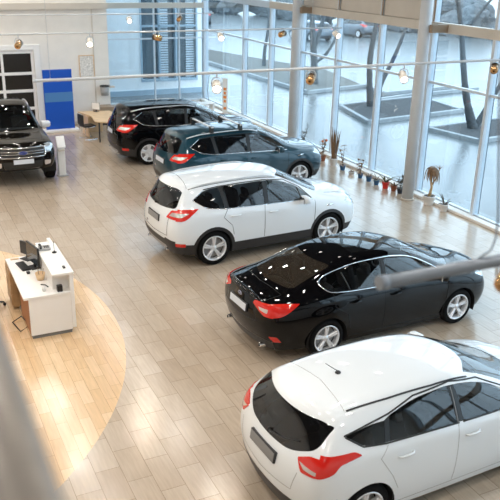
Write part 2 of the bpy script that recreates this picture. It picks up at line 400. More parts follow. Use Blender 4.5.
tree(19.84, 33.45, [[(19.84, 33.45, -.12, .30), (19.75, 33.4, 1.1, .22), (19.60, 33.4, 2.2, .20), (19.5, 33.4, 3.4, .15), (19.4, 33.4, 5.2, .12)], [(19.7, 33.4, 1.0, .12), (20.4, 33.4, 1.4, .10), (21.05, 33.4, 2.4, .08), (21.7, 33.4, 4.0, .06)], [(19.68, 33.4, 1.7, .14), (20.0, 33.3, 2.8, .13), (20.3, 33.2, 4.6, .10)]], 'thick bare tree seen just right of the column behind the teal SUV', seed=8)
tree(20.4, 40.3, [[(20.4, 40.3, -.12, .16), (20.42, 40.3, .9, .13), (20.6, 40.3, 2.0, .11), (20.6, 40.3, 3.6, .09)]], 'slim bare tree on the strip of dead grass', seed=11)
# thicket far away: individual bushes
rnd = random.Random(4)
def bush_mesh(seed):
    r_ = random.Random(seed); bm = bmesh.new()
    for k in range(9):
        m_ = Matrix.Translation((r_.uniform(-2.2, 2.2), r_.uniform(-1, 1), r_.uniform(.4, 2.2))) @ Matrix.Diagonal((r_.uniform(.9, 1.6), r_.uniform(.8, 1.2), r_.uniform(.9, 1.6), 1))
        q = bmesh.ops.create_icosphere(bm, subdivisions=3, radius=1, matrix=m_)
        for v in q['verts']: v.co += Vector((r_.uniform(-.12, .12), r_.uniform(-.12, .12), r_.uniform(-.12, .12)))
    for v in bm.verts: v.co.z = max(v.co.z, 0)
    return bm
protos = []
for i in range(3):
    o = obj('bare_thicket', bush_mesh(i), M['hedge']); tag(o, 'grey leafless thicket along the far side of the car park', 'bush', 'leafless thickets beyond the car park'); protos.append(o)
HB = [(50, 48), (47, 54.5), (44.6, 61), (42.5, 67), (53, 42), (40.5, 73.5), (38.4, 80), (36.5, 87)]
for i, (x, y) in enumerate(HB):
    o = protos[i] if i < 3 else protos[i % 3].copy()
    if i >= 3: COL.objects.link(o)
    o.location = (x, y, -.12); o.rotation_euler = (0, 0, radians(-70+rnd.uniform(-8, 8))); o.scale = (1.45, 1.2, rnd.uniform(1.0, 1.4))

# neighbouring building behind the back glazing
YF = 33.4
b_ = thing('neighbouring_building', 'pale blue building with louvred windows behind the back glazing', 'building', (8, YF, -.12))
def brel(*bs): return B(*[(x0-8, x1-8, y0-YF, y1-YF, z0+.12, z1+.12) for (x0, x1, y0, y1, z0, z1) in bs])
obj('wall', brel((-6, 10.7, YF, YF+6, -.12, 9), (10.7, 13.3, YF, YF+6, -.12, .56), (10.7, 13.3, YF, YF+6, 5.0, 9), (13.3, 13.62, YF, YF+6, -.12, 9), (10.7, 13.3, YF+.5, YF+6, .56, 5.0)), M['facade'], b_)
obj('plinth', brel((-6, 13.66, YF-.05, YF, -.12, .12)), M['panel_blue'], b_)
f_ = obj('window_frame', brel((10.62, 10.70, YF-.05, YF+.3, .48, 5.08), (13.30, 13.38, YF-.05, YF+.3, .48, 5.08), (10.7, 13.3, YF-.05, YF+.3, .48, .58), (11.50, 11.58, YF-.03, YF+.3, .58, 5.0), (12.30, 12.38, YF-.03, YF+.3, .58, 5.0), (10.7, 13.3, YF-.03, YF+.3, 2.9, 2.98)), M['panel_blue'], b_)
for x0, x1 in ((10.7, 11.5), (11.58, 12.3), (12.38, 13.3)):
    obj('pane', brel((x0, x1, YF+.20, YF+.22, .58, 5.0)), M['facade_pane'], f_)
for x0, x1 in ((11.60, 11.98), (12.86, 13.30)):
    obj('louvre_blind', brel(*[(x0, x1, YF+.10, YF+.17, .62+.11*k, .69+.11*k) for k in range(40)]), M['louvre'], f_)

# ------------------------------------------------------------------ car builder
SIDE, TOP, REAR, FRONT = 0, 1, 2, 3
def rpoly(pts, r=.04, n=4):
    """round the corners of a polygon; r may be a list"""
    out = []; N = len(pts)
    for i in range(N):
        p = Vector(pts[i]); a = Vector(pts[i-1]); b = Vector(pts[(i+1) % N])
        ri = r[i] if isinstance(r, (list, tuple)) else r
        da = (a-p); db = (b-p); ra = min(ri, da.length*.45, db.length*.45)
        if ra < 1e-4: out.append(tuple(p)); continue
        s = p+da.normalized()*ra; e = p+db.normalized()*ra
        for k in range(n+1):
            t = k/n; q = s*(1-t)**2 + p*2*t*(1-t) + e*t*t; out.append((q.x, q.y))
    return out
def chaikin(p, n=2):
    for _ in range(n):
        q = [p[0]]
        for a, b in zip(p, p[1:]): q += [(a[0]*.75+b[0]*.25, a[1]*.75+b[1]*.25), (a[0]*.25+b[0]*.75, a[1]*.25+b[1]*.75)]
        p = q+[p[-1]]
    return p
def circle(cx, cz, r, n=28): return [(cx+r*cos(2*pi*k/n), cz+r*sin(2*pi*k/n)) for k in range(n)]
def inside(x, y, poly):
    c = False; j = len(poly)-1
    for i in range(len(poly)):
        xi, yi = poly[i]; xj, yj = poly[j]
        if (yi > y) != (yj > y) and x < (xj-xi)*(y-yi)/(yj-yi)+xi: c = not c
        j = i
    return c

def car_surface(st, rc, fc):
    """st: stations, each rows r0..r5 [(x,y,z)] + centre (x,z); rc/fc: centre x of rows 0..5 at the rear/front face"""
    bm = bmesh.new(); NS = len(st); cols = [1, .7, .36, 0, -.36, -.7, -1]
    L = []; R = []
    for s in st:
        L.append([bm.verts.new(p) for p in s['r']]); R.append([bm.verts.new((p[0], -p[1], p[2])) for p in s['r']])
    T = []
    for i, s in enumerate(st):
        x5, y5, z5 = s['r'][5]; cx, cz = s['c']; row = []
        for k in cols:
            if k == 1: row.append(L[i][5])
            elif k == -1: row.append(R[i][5])
            else:
                q = abs(k)**2.2; row.append(bm.verts.new((cx+(x5-cx)*q, y5*k, cz+(z5-cz)*q)))
        T.append(row)
    def face(a, z): f = bm.faces.new(a); f.material_index = z; f.smooth = True
    for i in range(NS-1):
        for j in range(5):
            face((L[i][j], L[i][j+1], L[i+1][j+1], L[i+1][j]), SIDE)
            face((R[i][j], R[i+1][j], R[i+1][j+1], R[i][j+1]), SIDE)
        for k in range(6): face((T[i][k], T[i][k+1], T[i+1][k+1], T[i+1][k]), TOP)
    for end, cen, z in ((0, rc, REAR), (NS-1, fc, FRONT)):
        grid = []
        for j in range(6):
            if j == 5: grid.append(T[end]); continue
            x, y, zz = st[end]['r'][j]; row = []
            for k in cols:
                if k == 1: row.append(L[end][j])
                elif k == -1: row.append(R[end][j])
                else:
                    q = abs(k)**2.4; cz = zz + (cen[j][1] if isinstance(cen[j], tuple) else 0)
                    cxx = cen[j][0] if isinstance(cen[j], tuple) else cen[j]
                    row.append(bm.verts.new((cxx+(x-cxx)*q, y*k, cz+(zz-cz)*q)))
            grid.append(row)
        for j in range(5):
            for k in range(6):
                a = (grid[j][k], grid[j][k+1], grid[j+1][k+1], grid[j+1][k])
                face(a if z == FRONT else a[::-1], z)
    bmesh.ops.recalc_face_normals(bm, faces=bm.faces)
    me = bpy.data.meshes.new('cage'); bm.to_mesh(me); bm.free()
    o = bpy.data.objects.new('cage', me); COL.objects.link(o)
    md = o.modifiers.new('s', 'SUBSURF'); md.levels = 3; md.render_levels = 3
    dg = bpy.context.evaluated_depsgraph_get(); ev = o.evaluated_get(dg).to_mesh()
    bm = bmesh.new(); bm.from_mesh(ev)
    bpy.data.objects.remove(o); bpy.data.meshes.remove(me)
    return bm

class Car:
    def __init__(s, st, rc, fc):
        s.bm = car_surface(st, rc, fc); s.bm.normal_update()
        s.ref_co = [v.co.copy() for v in s.bm.verts]; s.ref_no = [v.normal.copy() for v in s.bm.verts]
        s.ref_f = [[v.index for v in f.verts] for f in s.bm.faces]
        s.bvh = BVHTree.FromPolygons(s.ref_co, s.ref_f)
        s.lay = s.bm.faces.layers.int.new('rid'); s.rids = {}
        s.rid('body')
    def rid(s, name):
        if name not in s.rids: s.rids[name] = len(s.rids)
        return s.rids[name]
    def normal(s, co):
        p, n, i, d = s.bvh.find_nearest(co)
        vs = s.ref_f[i]; w = poly_3d_calc([s.ref_co[k] for k in vs], p)
        q = Vector()
        for k, a in zip(vs, w): q += s.ref_no[k]*a
        return q.normalized()
    def cut(s, name, zones, ax, poly, cond=None, over=None):
        a, b = ax; bm = s.bm; lay = s.lay; rid = s.rid(name)
        if isinstance(zones, int): zones = (zones,)
        x0 = min(p[0] for p in poly); x1 = max(p[0] for p in poly); y0 = min(p[1] for p in poly); y1 = max(p[1] for p in poly)
        def bb(f):
            A_ = [v.co[a] for v in f.verts]; B_ = [v.co[b] for v in f.verts]
            return min(A_), max(A_), min(B_), max(B_)
        cand = {}
        for f in bm.faces:
            if f.material_index not in zones: continue
            q = bb(f)
            if q[0] <= x1 and q[1] >= x0 and q[2] <= y1 and q[3] >= y0:
                if cond and not cond(f.calc_center_median()): continue
                cand[f] = q
        N = len(poly)
        for i in range(N):
            p = poly[i]; q = poly[(i+1) % N]; dx, dy = q[0]-p[0], q[1]-p[1]; ln = math.hypot(dx, dy)
            if ln < 1e-5: continue
            lo = (min(p[0], q[0])-1e-4, max(p[0], q[0])+1e-4, min(p[1], q[1])-1e-4, max(p[1], q[1])+1e-4)
            sel = [f for f, k in cand.items() if k[0] <= lo[1] and k[1] >= lo[0] and k[2] <= lo[3] and k[3] >= lo[2]]
            if not sel: continue
            co = Vector((0, 0, 0)); co[a] = p[0]; co[b] = p[1]; no = Vector((0, 0, 0)); no[a] = dy/ln; no[b] = -dx/ln
            geom = sel + list({e for f in sel for e in f.edges}) + list({v for f in sel for v in f.verts})
            r = bmesh.ops.bisect_plane(bm, geom=geom, dist=1e-6, plane_co=co, plane_no=no)
            for f in r['geom']:
                if isinstance(f, bmesh.types.BMFace): cand[f] = bb(f)
            cand = {f: k for f, k in cand.items() if f.is_valid}
        ids = {s.rids[o] for o in over} if over else None
        for f in cand:
            c = f.calc_center_median()
            if inside(c[a], c[b], poly) and (ids is None or f[lay] in ids): f[lay] = rid
    def extract(s, names, sign=None, offset=0, cond=None):
        """-> (verts, faces, normals) of one or several regions"""
        ids = {s.rids[n] for n in names}; vm = {}; V = []; F = []
        for f in s.bm.faces:
            if f[s.lay] not in ids: continue
            c = f.calc_center_median()
            if sign and c.y*sign < 0: continue
            if cond and not cond(c): continue
            idx = []
            for v in f.verts:
                if v.index not in vm: vm[v.index] = len(V); V.append(v.co.copy())
                idx.append(vm[v.index])
            F.append(idx)
        Nn = [s.normal(v) for v in V]
        if offset: V = [v+n*offset for v, n in zip(V, Nn)]
        return V, F, Nn
    def part(s, name, parent, material, names, sign=None, offset=0, cond=None, extra=None, skirt=0, extra_mats=()):
        V, F, Nn = s.extract(names, sign, offset, cond)
        if not F: print('EMPTY REGION', names); return None
        if skirt:   # turn the open border inwards so that the part has thickness
            cnt = {}
            for f in F:
                for k in range(len(f)):
                    e = (f[k], f[(k+1) % len(f)]); cnt[e] = 1
            bd = [e for e in cnt if (e[1], e[0]) not in cnt]; mp = {}
            for e in bd:
                for v in e:
                    if v not in mp: mp[v] = len(V); V.append(V[v]-Nn[v]*skirt); Nn.append(Nn[v])
            for a_, b_ in bd: F.append([b_, a_, mp[a_], mp[b_]])
        me = bpy.data.meshes.new(name); me.from_pydata(V, [], F); me.materials.append(material)
        for p in me.polygons: p.use_smooth = True
        me.normals_split_custom_set_from_vertices([tuple(n) for n in Nn])
        o = bpy.data.objects.new(name, me); link(o, parent)
        if extra:
            bm = bmesh.new(); extra(bm); me2 = bpy.data.meshes.new(name+'x'); bm.to_mesh(me2); bm.free()
            for m_ in extra_mats: me.materials.append(m_)
            # merge by hand
            nv = len(me.vertices)
            V2 = V+[v.co.copy() for v in me2.vertices]; F2 = F+[[nv+i for i in p.vertices] for p in me2.polygons]
            mi = [0]*len(F)+[p.material_index+1 for p in me2.polygons]
            me3 = bpy.data.meshes.new(name); me3.from_pydata(V2, [], F2)
            me3.materials.append(material)
            for m_ in extra_mats: me3.materials.append(m_)
            for p, k in zip(me3.polygons, mi): p.material_index = k; p.use_smooth = True
            N2 = [tuple(n) for n in Nn]+[tuple(v.normal) for v in me2.vertices]
            me3.normals_split_custom_set_from_vertices(N2)
            o.data = me3; bpy.data.meshes.remove(me); bpy.data.meshes.remove(me2)
        return o
    def proj(s, ax, p, sgn=-1, off=0):
        """point of the surface: ax 'y' (x,z seen from the side), 'x-' (y,z seen from behind), 'x+' from the front, 'z' (x,y from above)"""
        if ax == 'y': o = Vector((p[0], sgn*3, p[1])); d = Vector((0, -sgn, 0))
        elif ax == 'x-': o = Vector((-4, p[0], p[1])); d = Vector((1, 0, 0))
        elif ax == 'x+': o = Vector((8, p[0], p[1])); d = Vector((-1, 0, 0))
        else: o = Vector((p[0], p[1], 4)); d = Vector((0, 0, -1))
        h = s.bvh.ray_cast(o, d)
        if h[0] is None:
            q = Vector((p[0], sgn*.8, p[1])) if ax == 'y' else Vector((-1, p[0], p[1])) if ax == 'x-' else Vector((3.5, p[0], p[1])) if ax == 'x+' else Vector((p[0], p[1], 1))
            c, n, i, dd = s.bvh.find_nearest(q); return c+s.normal(c)*off
        return h[0]+s.normal(h[0])*off
    def line(s, bm, ax, pts, r, sgn=-1, off=0, closed=False, step=.05, n=6, mi=0, taper=False):
        P = []
        M_ = len(pts)
        for i in range(M_ if closed else M_-1):
            a = Vector(pts[i]); b = Vector(pts[(i+1) % M_]); k = max(1, int((b-a).length/step))
            for t in range(k): P.append(s.proj(ax, a.lerp(b, t/k), sgn, off))
        if not closed: P.append(s.proj(ax, Vector(pts[-1]), sgn, off))
        Q = [P[0]]
        for p in P[1:]:
            if (p-Q[-1]).length > .004: Q.append(p)
        rr = r
        if taper: rr = [r*min(1, .3+4*min(i, len(Q)-1-i)/len(Q)) for i in range(len(Q))]
        tube(bm, Q, rr, n=n, closed=closed, mi=mi)

def make_wheel(parent, x, side, R, rimr, yo, width, spokes, style='double', name='wheel', rimcol=None):
    """tyre is the wheel part, rim its sub-part. side=-1 right, yo=outer face |y|"""
    rimcol = rimcol or M['silver']
    mt = Matrix.Translation((x, side*yo, R)) @ Matrix.Rotation(radians(90*(-side)), 4, 'X')   # local +z points outwards
    bm = bmesh.new(); w = width
    prof = [(rimr-.01, -w), (rimr+.01, -w), (R-.03, -w+.004), (R-.008, -w+.03), (R, -w+.06), (R, -.055), (R-.008, -.025), (R-.03, -.004), (rimr+.015, 0), (rimr-.004, -.012), (rimr-.012, -.03), (rimr-.012, -w+.02)]
    rings = []
    n = 40
    for (r, z) in prof: rings.append([bm.verts.new((r*cos(2*pi*k/n), r*sin(2*pi*k/n), z)) for k in range(n)])
    for i in range(len(rings)):
        a, b = rings[i], rings[(i+1) % len(rings)]
        for k in range(n): f = bm.faces.new((a[k], a[(k+1) % n], b[(k+1) % n], b[k])); f.smooth = True
    bmesh.ops.recalc_face_normals(bm, faces=bm.faces)
    t = obj(name, bm, M['rubber'], parent); t.matrix_local = mt
    bm = bmesh.new(); q = rimr
    lathe(bm, [(q-.014, -.10), (q-.012, -.012), (q-.002, -.008), (q-.002, -.002), (q-.014, 0), (q-.024, -.006), (q-.030, -.02), (q-.034, -.10)], 40, cap=False)
    lathe(bm, [(.001, -.024), (.028, -.024), (.034, -.03), (.055, -.034), (.062, -.05), (.062, -.09)], 24, cap=False)
    if style == 'holes':
        lathe(bm, [(.06, -.03), (.11, -.022), (.13, -.03)], 40, cap=False)
    for i in range(spokes):
        a0 = 2*pi*i/spokes+.3
        offs = (-.12, .12) if style == 'double' else (0,)
        for da in offs:
            a1 = a0+da; hw0 = .020 if style == 'double' else .045; hw1 = .016 if style == 'double' else (.075 if style == 'holes' else .03)
            r0, r1 = .045, q-.022
            d0 = Vector((cos(a0+da*.5), sin(a0+da*.5), 0)); d1 = Vector((cos(a1), sin(a1), 0)); tt = Vector((-sin(a1), cos(a1), 0))
            top = [(d0*r0, hw0, -.028), (d0*(r0*.5)+d1*(r1*.5), hw0*.95, -.018), (d1*r1, hw1, -.012)]
            vs = []
            for (p, h, z) in top:
                vs.append([bm.verts.new(p+tt*h+Vector((0, 0, z-.010))), bm.verts.new(p+tt*h*.55+Vector((0, 0, z))), bm.verts.new(p-tt*h*.55+Vector((0, 0, z))), bm.verts.new(p-tt*h+Vector((0, 0, z-.010))), bm.verts.new(p-tt*h+Vector((0, 0, z-.045))), bm.verts.new(p+tt*h+Vector((0, 0, z-.045)))])
            for A_, B_ in zip(vs, vs[1:]):
                for k in range(6): bm.faces.new((A_[k], A_[(k+1) % 6], B_[(k+1) % 6], B_[k]))
    bmesh.ops.recalc_face_normals(bm, faces=bm.faces)
    rm = obj('rim', bm, rimcol, t)
    bm = bmesh.new(); lathe(bm, [(.001, -.098), (q-.05, -.098), (q-.05, -.11), (.001, -.11)], 24)
    lathe(bm, [(q-.036, -.10), (q-.036, -w+.01)], 32, cap=True, mi=1)
    obj('brake_disc', bm, [M['grey'], M['dark_void']], t)
    return t

def soft_box(bm, x0, x1, y0, y1, z0, z1, bev=.05, mtx=None): box(bm, x0, x1, y0, y1, z0, z1, bevel=bev, mtx=mtx)
def interior(root, fx, rx, sz, yo, roofz, W_, rear=True, floor_x=(-.6, 2.9)):
    """fx = x of the front seat hinge, rx rear seat hinge, sz cushion height"""
    def seat(x, y, w, h):
        bm = bmesh.new()
        soft_box(bm, x-.02, x+.50, y-w/2, y+w/2, sz-.12, sz+.04)
        mt = Matrix.Translation((x, y, sz)) @ Matrix.Rotation(radians(-17), 4, 'Y')
        soft_box(bm, -.10, .03, -w/2, w/2, -.05, h, mtx=mt)
        s = obj('seat', bm, M['seat'], root, True)
        n = 1 if w < .8 else 2
        for k in range(n):
            bm = bmesh.new(); yy = 0 if n == 1 else (k-.5)*w*.55
            soft_box(bm, -.08, .01, yy-.12, yy+.12, h+.03, h+.19, .035, mtx=mt)
            obj('headrest', bm, M['seat'], s, True)
    for y in (-yo, yo): seat(fx, y, .48, .58)
    if rear: seat(rx, 0, 1.22, .56)
    bm = bmesh.new()
    soft_box(bm, fx+.72, fx+1.15, -.66, .66, sz+.12, sz+.42, .08)
    box(bm, floor_x[0], floor_x[1], -.72, .72, .24, .30)
    obj('dashboard', bm, M['black_plastic'], root, True)
    bm = bmesh.new(); c = Vector((fx+.62, yo, sz+.42)); q = Matrix.Translation(c) @ Matrix.Rotation(radians(-65), 4, 'Y')
    tube(bm, [q @ Vector((.18*cos(2*pi*k/20), .18*sin(2*pi*k/20), 0)) for k in range(20)], .014, 8, closed=True)
    tube(bm, [q @ Vector((0, -.17, 0)), q @ Vector((0, 0, -.02)), q @ Vector((0, .17, 0))], .016, 6)
    tube(bm, [q @ Vector((0, 0, -.02)), q @ Vector((-.17, 0, 0))], .014, 6)
    obj('steering_wheel', bm, M['black_plastic'], root)

def arch_well(bm, x, side, R, y0, y1, cz):
    n = 20; A_ = []; Bv = []
    for k in range(n+1):
        a = -0.35+(pi+.7)*k/n; p = (x+R*cos(a), cz+R*sin(a))
        A_.append(bm.verts.new((p[0], side*y0, p[1]))); Bv.append(bm.verts.new((p[0], side*y1, p[1])))
    for k in range(n): bm.faces.new((A_[k], A_[k+1], Bv[k+1], Bv[k]))
    bm.faces.new(Bv)

def mirror(root, c, x, z, y, paint, s=1.0, name='door_mirror'):
    for sg in (-1, 1):
        bm = bmesh.new()
        box(bm, -.10*s, .07*s, -.13*s, .11*s, -.08*s, .085*s, bevel=.05*s)
        for v in bm.verts:
            t = (v.co.y*sg+.12*s)/(.24*s); v.co.x *= 1-.25*t; v.co.z *= 1-.15*t
        mt = Matrix.Translation((x, sg*(y+.12*s), z))
        bmesh.ops.transform(bm, matrix=mt, verts=bm.verts)
        m = obj(name, bm, paint, root, True)
        bm = bmesh.new(); box(bm, x-.1*s-.012, x-.1*s+.006, sg*(y+.12*s)-.10*s, sg*(y+.12*s)+.09*s, z-.062*s, z+.066*s, bevel=.01)
        obj('mirror_glass', bm, M['chrome'], m)
        bm = bmesh.new(); tube(bm, [(x+.02, sg*(y-.06), z-.07*s), (x+.01, sg*(y+.03), z-.065*s), (x, sg*(y+.10), z-.03)], .022, 6)
        obj('mirror_arm', bm, M['black_plastic'], m)

def handle(root, c, x, z, sg, paint, L_=.21):
    p = c.proj('y', (x, z), sg); q = c.proj('y', (x+L_, z+.008), sg); n = Vector((0, sg, 0))
    bm = bmesh.new(); tube(bm, [p, p+n*.030+(q-p)*.12, (p+q)/2+n*.034, q+n*.030-(q-p)*.12, q], [.012, .015, .016, .015, .012], 8)
    obj('door_handle', bm, paint, root)

def badge(root, c, ax, p, w=.058, h=.024, sgn=-1, out=.004):
    o = c.proj(ax, p, sgn, .0); n = c.normal(o)
    y = Vector((0, 0, 1)).cross(n).normalized(); u = n.cross(y)
    bm = bmesh.new()
    rim = [o+n*out+y*w*1.12*cos(2*pi*k/24)+u*h*1.2*sin(2*pi*k/24) for k in range(24)]
    tube(bm, rim, .004, 6, closed=True, mi=1)
    a = [bm.verts.new(o+n*(out+.002)+y*w*1.1*cos(2*pi*k/24)+u*h*1.15*sin(2*pi*k/24)) for k in range(24)]
    b = [bm.verts.new(o-n*.01+y*w*1.1*cos(2*pi*k/24)+u*h*1.15*sin(2*pi*k/24)) for k in range(24)]
    bm.faces.new(a)
    for k in range(24): bm.faces.new((a[k], b[k], b[(k+1) % 24], a[(k+1) % 24]))
    # flowing white stroke across the oval
    tube(bm, [o+n*(out+.004)+y*w*t+u*h*.45*sin(t*5.5) for t in [i/10*1.4-.7 for i in range(11)]], .0035, 5, mi=1)
    obj('emblem', bm, [M['emblem'], M['chrome']], root)

def plate(root, c, ax, p, w, h, material, tilt=None, sgn=-1):
    o = c.proj(ax, p, sgn, .008); n = c.normal(o)
    if tilt is not None: n = Vector((-cos(tilt), 0, sin(tilt))) if ax == 'x-' else Vector((cos(tilt), 0, sin(tilt)))
    y = Vector((0, 0, 1)).cross(n).normalized(); u = n.cross(y)
    mt = Matrix.Translation(o+n*.006) @ Matrix((y, u, n)).transposed().to_4x4()
    bm = bmesh.new(); box(bm, -w/2-.012, w/2+.012, -h/2-.012, h/2+.012, -.05, .0, bevel=.006, mtx=mt)
    fr = obj('plate_frame', bm, M['black_plastic'], root)
    bm = bmesh.new(); box(bm, -w/2, w/2, -h/2, h/2, 0, .006, bevel=.003, mtx=mt)
    obj('licence_plate', bm, material, root)

def finish_common(c, root, wheels, R, cz, well_R, ground_z=.24):
    for (x, _) in wheels:
        for sg in (-1, 1):
            bm = bmesh.new(); arch_well(bm, x, sg, well_R, .93, .58, cz)
            bmesh.ops.recalc_face_normals(bm, faces=bm.faces); obj('wheel_arch_liner', bm, M['dark_void'], root)

def ST(xs, ys, zs, c):
    if not isinstance(xs, (list, tuple)): xs = [xs]*6
    return {'r': list(zip(xs, ys, zs)), 'c': c}

def tail_light(c, root, sg, mats=('red_lens', 'clear_lens')):
    t = c.part('tail_light', root, M[mats[0]], ['tail'], sg, .010, skirt=.02)
    if 'tailclear' in c.rids:
        o = c.part('reversing_lens', t, M[mats[1]], ['tailclear'], sg, .012, skirt=.02)
        if o: o['label'] = 'clear band of the tail lamp'

def make_suv(paint, rims, style, label, rails, bars=False, plate_mat='plate_dark', clad='black_plastic', bumper_low='grey'):
    root = thing('suv_car', label, 'car')
    sd = lambda *z: list(z)
    st = [
     ST([-.75, -.81, -.84, -.80, -.74, -.50], [.74, .80, .84, .80, .74, .56], [.30, .46, .74, 1.02, 1.12, 1.60], (-.74, 1.69)),
     ST([-.52, -.55, -.56, -.54, -.52, -.30], [.84, .905, .935, .90, .85, .60], [.27, .46, .76, 1.06, 1.16, 1.585], (-.40, 1.685)),
     ST([0, 0, 0, 0, 0, .10], [.87, .93, .955, .92, .875, .625], [.24, .44, .76, 1.07, 1.16, 1.615], (.05, 1.705)),
     ST([.7]*6, [.87, .93, .95, .925, .885, .645], [.22, .42, .74, 1.05, 1.13, 1.635], (.7, 1.715)),
     ST([1.35]*6, [.87, .93, .95, .925, .885, .645], [.22, .42, .74, 1.03, 1.10, 1.625], (1.35, 1.70)),
     ST([1.8, 1.8, 1.8, 1.75, 1.70, 1.54], [.87, .93, .95, .925, .885, .63], [.22, .42, .74, 1.02, 1.09, 1.585], (1.72, 1.665)),
     ST([2.25, 2.25, 2.25, 2.15, 2.10, 1.99], [.87, .93, .95, .92, .875, .68], [.22, .42, .74, 1.0, 1.075, 1.375], (2.23, 1.41)),
     ST([2.62, 2.62, 2.62, 2.54, 2.50, 2.44], [.87, .935, .955, .915, .86, .72], [.23, .44, .74, .98, 1.07, 1.145], (2.66, 1.155)),
     ST([3.0, 3.0, 3.0, 3.0, 3.0, 3.0], [.86, .93, .95, .90, .83, .66], [.24, .45, .72, .92, 1.01, 1.06], (3.08, 1.11)),
     ST([3.30]*6, [.80, .88, .90, .86, .79, .60], [.25, .44, .68, .85, .94, 1.00], (3.40, 1.045)),
     ST([3.38, 3.46, 3.48, 3.44, 3.42, 3.40], [.70, .76, .77, .74, .69, .52], [.28, .44, .64, .80, .87, .93], (3.62, .955)),
    ]
    c = Car(st, [-.80, -.89, -.92, -.90, -.85], [3.56, 3.66, 3.68, 3.66, 3.64])
    S = (SIDE,); xz = (0, 2); yz = (1, 2); xy = (0, 1)
    belt = lambda x: 1.115-.028*(x) if x > 0 else 1.115
    # doors
    c.cut('hood', TOP, xy, rpoly([(2.66, -.68), (3.52, -.50), (3.52, .50), (2.66, .68)], .1))
    c.cut('front_door', SIDE, xz, rpoly([(1.12, .40), (2.30, .40), (2.34, 1.06), (2.12, 1.28), (1.68, 1.54), (1.18, 1.58)], .03))
    c.cut('rear_door', SIDE, xz, rpoly([(.40, .40), (1.12, .40), (1.18, 1.58), (.34, 1.57), (.06, 1.12), (.40, .72)], .03))
    c.cut('tailgate', REAR, yz, rpoly([(-.60, .62), (.60, .62), (.68, 1.05), (.52, 1.62), (-.52, 1.62), (-.68, 1.05)], .05))
    # glass
    c.cut('pillar', SIDE, xz, [(1.10, 1.125), (1.26, 1.118), (1.30, 1.545), (1.14, 1.548)]); c.cut('pillar', SIDE, xz, [(.21, 1.152), (.36, 1.144), (.31, 1.541), (.16, 1.531)])
    c.cut('wf', SIDE, xz, rpoly([(1.23, 1.12), (2.27, 1.085), (2.05, 1.30), (1.68, 1.49), (1.27, 1.545)], [.04, .03, .1, .2, .04]))
    c.cut('wr', SIDE, xz, rpoly([(.33, 1.145), (1.13, 1.123), (1.17, 1.547), (.28, 1.54)], .04))
    c.cut('wq', SIDE, xz, rpoly([(-.38, 1.35), (-.15, 1.20), (.24, 1.15), (.19, 1.532), (-.12, 1.505)], [.03, .1, .03, .03, .1]))
    c.cut('wind', TOP, xy, rpoly([(1.53, -.555), (1.83, -.58), (2.47, -.66), (2.64, -.40), (2.68, 0), (2.64, .40), (2.47, .66), (1.83, .58), (1.53, .555), (1.74, .3), (1.77, 0), (1.74, -.3)], [.03, .2, .06, .2, .2, .2, .06, .2, .03, .2, .2, .2]))
    c.cut('rearglass', REAR, yz, rpoly([(-.67, 1.20), (0, 1.15), (.67, 1.20), (.56, 1.545), (0, 1.58), (-.56, 1.545)], [.08, .3, .08, .05, .3, .05]))
    # lights
    c.cut('tail', SIDE, xz, rpoly([(-1.1, 1.0), (-.62, .99), (-.30, 1.20), (-.60, 1.20), (-1.1, 1.19)], [0, .08, .02, .1, 0]))
    c.cut('tail', REAR, yz, rpoly([(.52, 1.02), (1, 1.0), (1, 1.19), (.60, 1.17)], .02)); c.cut('tail', REAR, yz, rpoly([(-.52, 1.02), (-1, 1.0), (-1, 1.19), (-.60, 1.17)], .02))
    c.cut('tailclear', SIDE, xz, rpoly([(-1.1, 1.06), (-.66, 1.06), (-.50, 1.13), (-1.1, 1.135)], .01)); 
    for s_ in (1, -1): c.cut('tailclear', REAR, yz, rpoly([(s_*.60, 1.065), (s_*1, 1.06), (s_*1, 1.135), (s_*.64, 1.13)], .01))
    c.cut('headl', SIDE, xz, rpoly([(3.10, .93), (3.60, .74), (3.60, .90), (3.30, .985)], .03), over=None)
    for s_ in (1, -1): c.cut('headl', FRONT, yz, rpoly([(s_*.46, .74), (s_*1, .76), (s_*1, .90), (s_*.50, .86)], .03))
    c.cut('grille', FRONT, yz, rpoly([(-.42, .50), (.42, .50), (.50, .84), (-.50, .84)], .06))
    # cladding
    c.cut('clad', SIDE, xz, [(-1.2, 0), (4, 0), (4, .40), (2.9, .43), (.2, .43), (-1.2, .57)])
    c.cut('clad', REAR, yz, rpoly([(-1, 0), (1, 0), (1, .57), (.5, .60), (.45, .56), (-.45, .56), (-.5, .60), (-1, .57)], .01))
    c.cut('clad', FRONT, yz, [(-1, 0), (1, 0), (1, .46), (-1, .46)])
    for x in (0, 2.69): c.cut('clad', SIDE, xz, circle(x, .36, .455, 32))
    c.cut('reflector', SIDE, xz, rpoly([(-.90, .48), (-.60, .46), (-.60, .53), (-.90, .55)], .01))
    c.cut('skid', REAR, yz, rpoly([(-.50, 0), (.50, 0), (.46, .42), (-.46, .42)], .03))
    for x in (0, 2.69): c.cut('hole', SIDE, xz, circle(x, .36, .388, 36))
    win = {'wf': [(1.42, 1.09), (2.46, 1.055)], }
    def gaps(bm):
        for sg in (-1, 1):
            c.line(bm, 'y', [(1.18, 1.56), (1.12, 1.0), (1.12, .44)], .0045, sg)
            c.line(bm, 'y', [(2.30, .44), (2.34, 1.05)], .0045, sg)
            c.line(bm, 'y', [(.30, 1.14), (.20, .98), (.38, .80), (.42, .60)], .0045, sg)
            c.line(bm, 'z', [(-.42, sg*.585), (1.5, sg*.605)], .006)
            c.line(bm, 'z', [(2.70, sg*.66), (3.5, sg*.52)], .0045)
        c.line(bm, 'x-', [(-.60, 1.04), (-.58, .66), (0, .63), (.58, .66), (.60, 1.04)], .005)
        c.line(bm, 'z', [(-.44, -.56), (-.40, 0), (-.44, .56)], .004)
    body = c.part('body', root, paint, ['body'], extra=gaps, extra_mats=(M['dark_void'],))
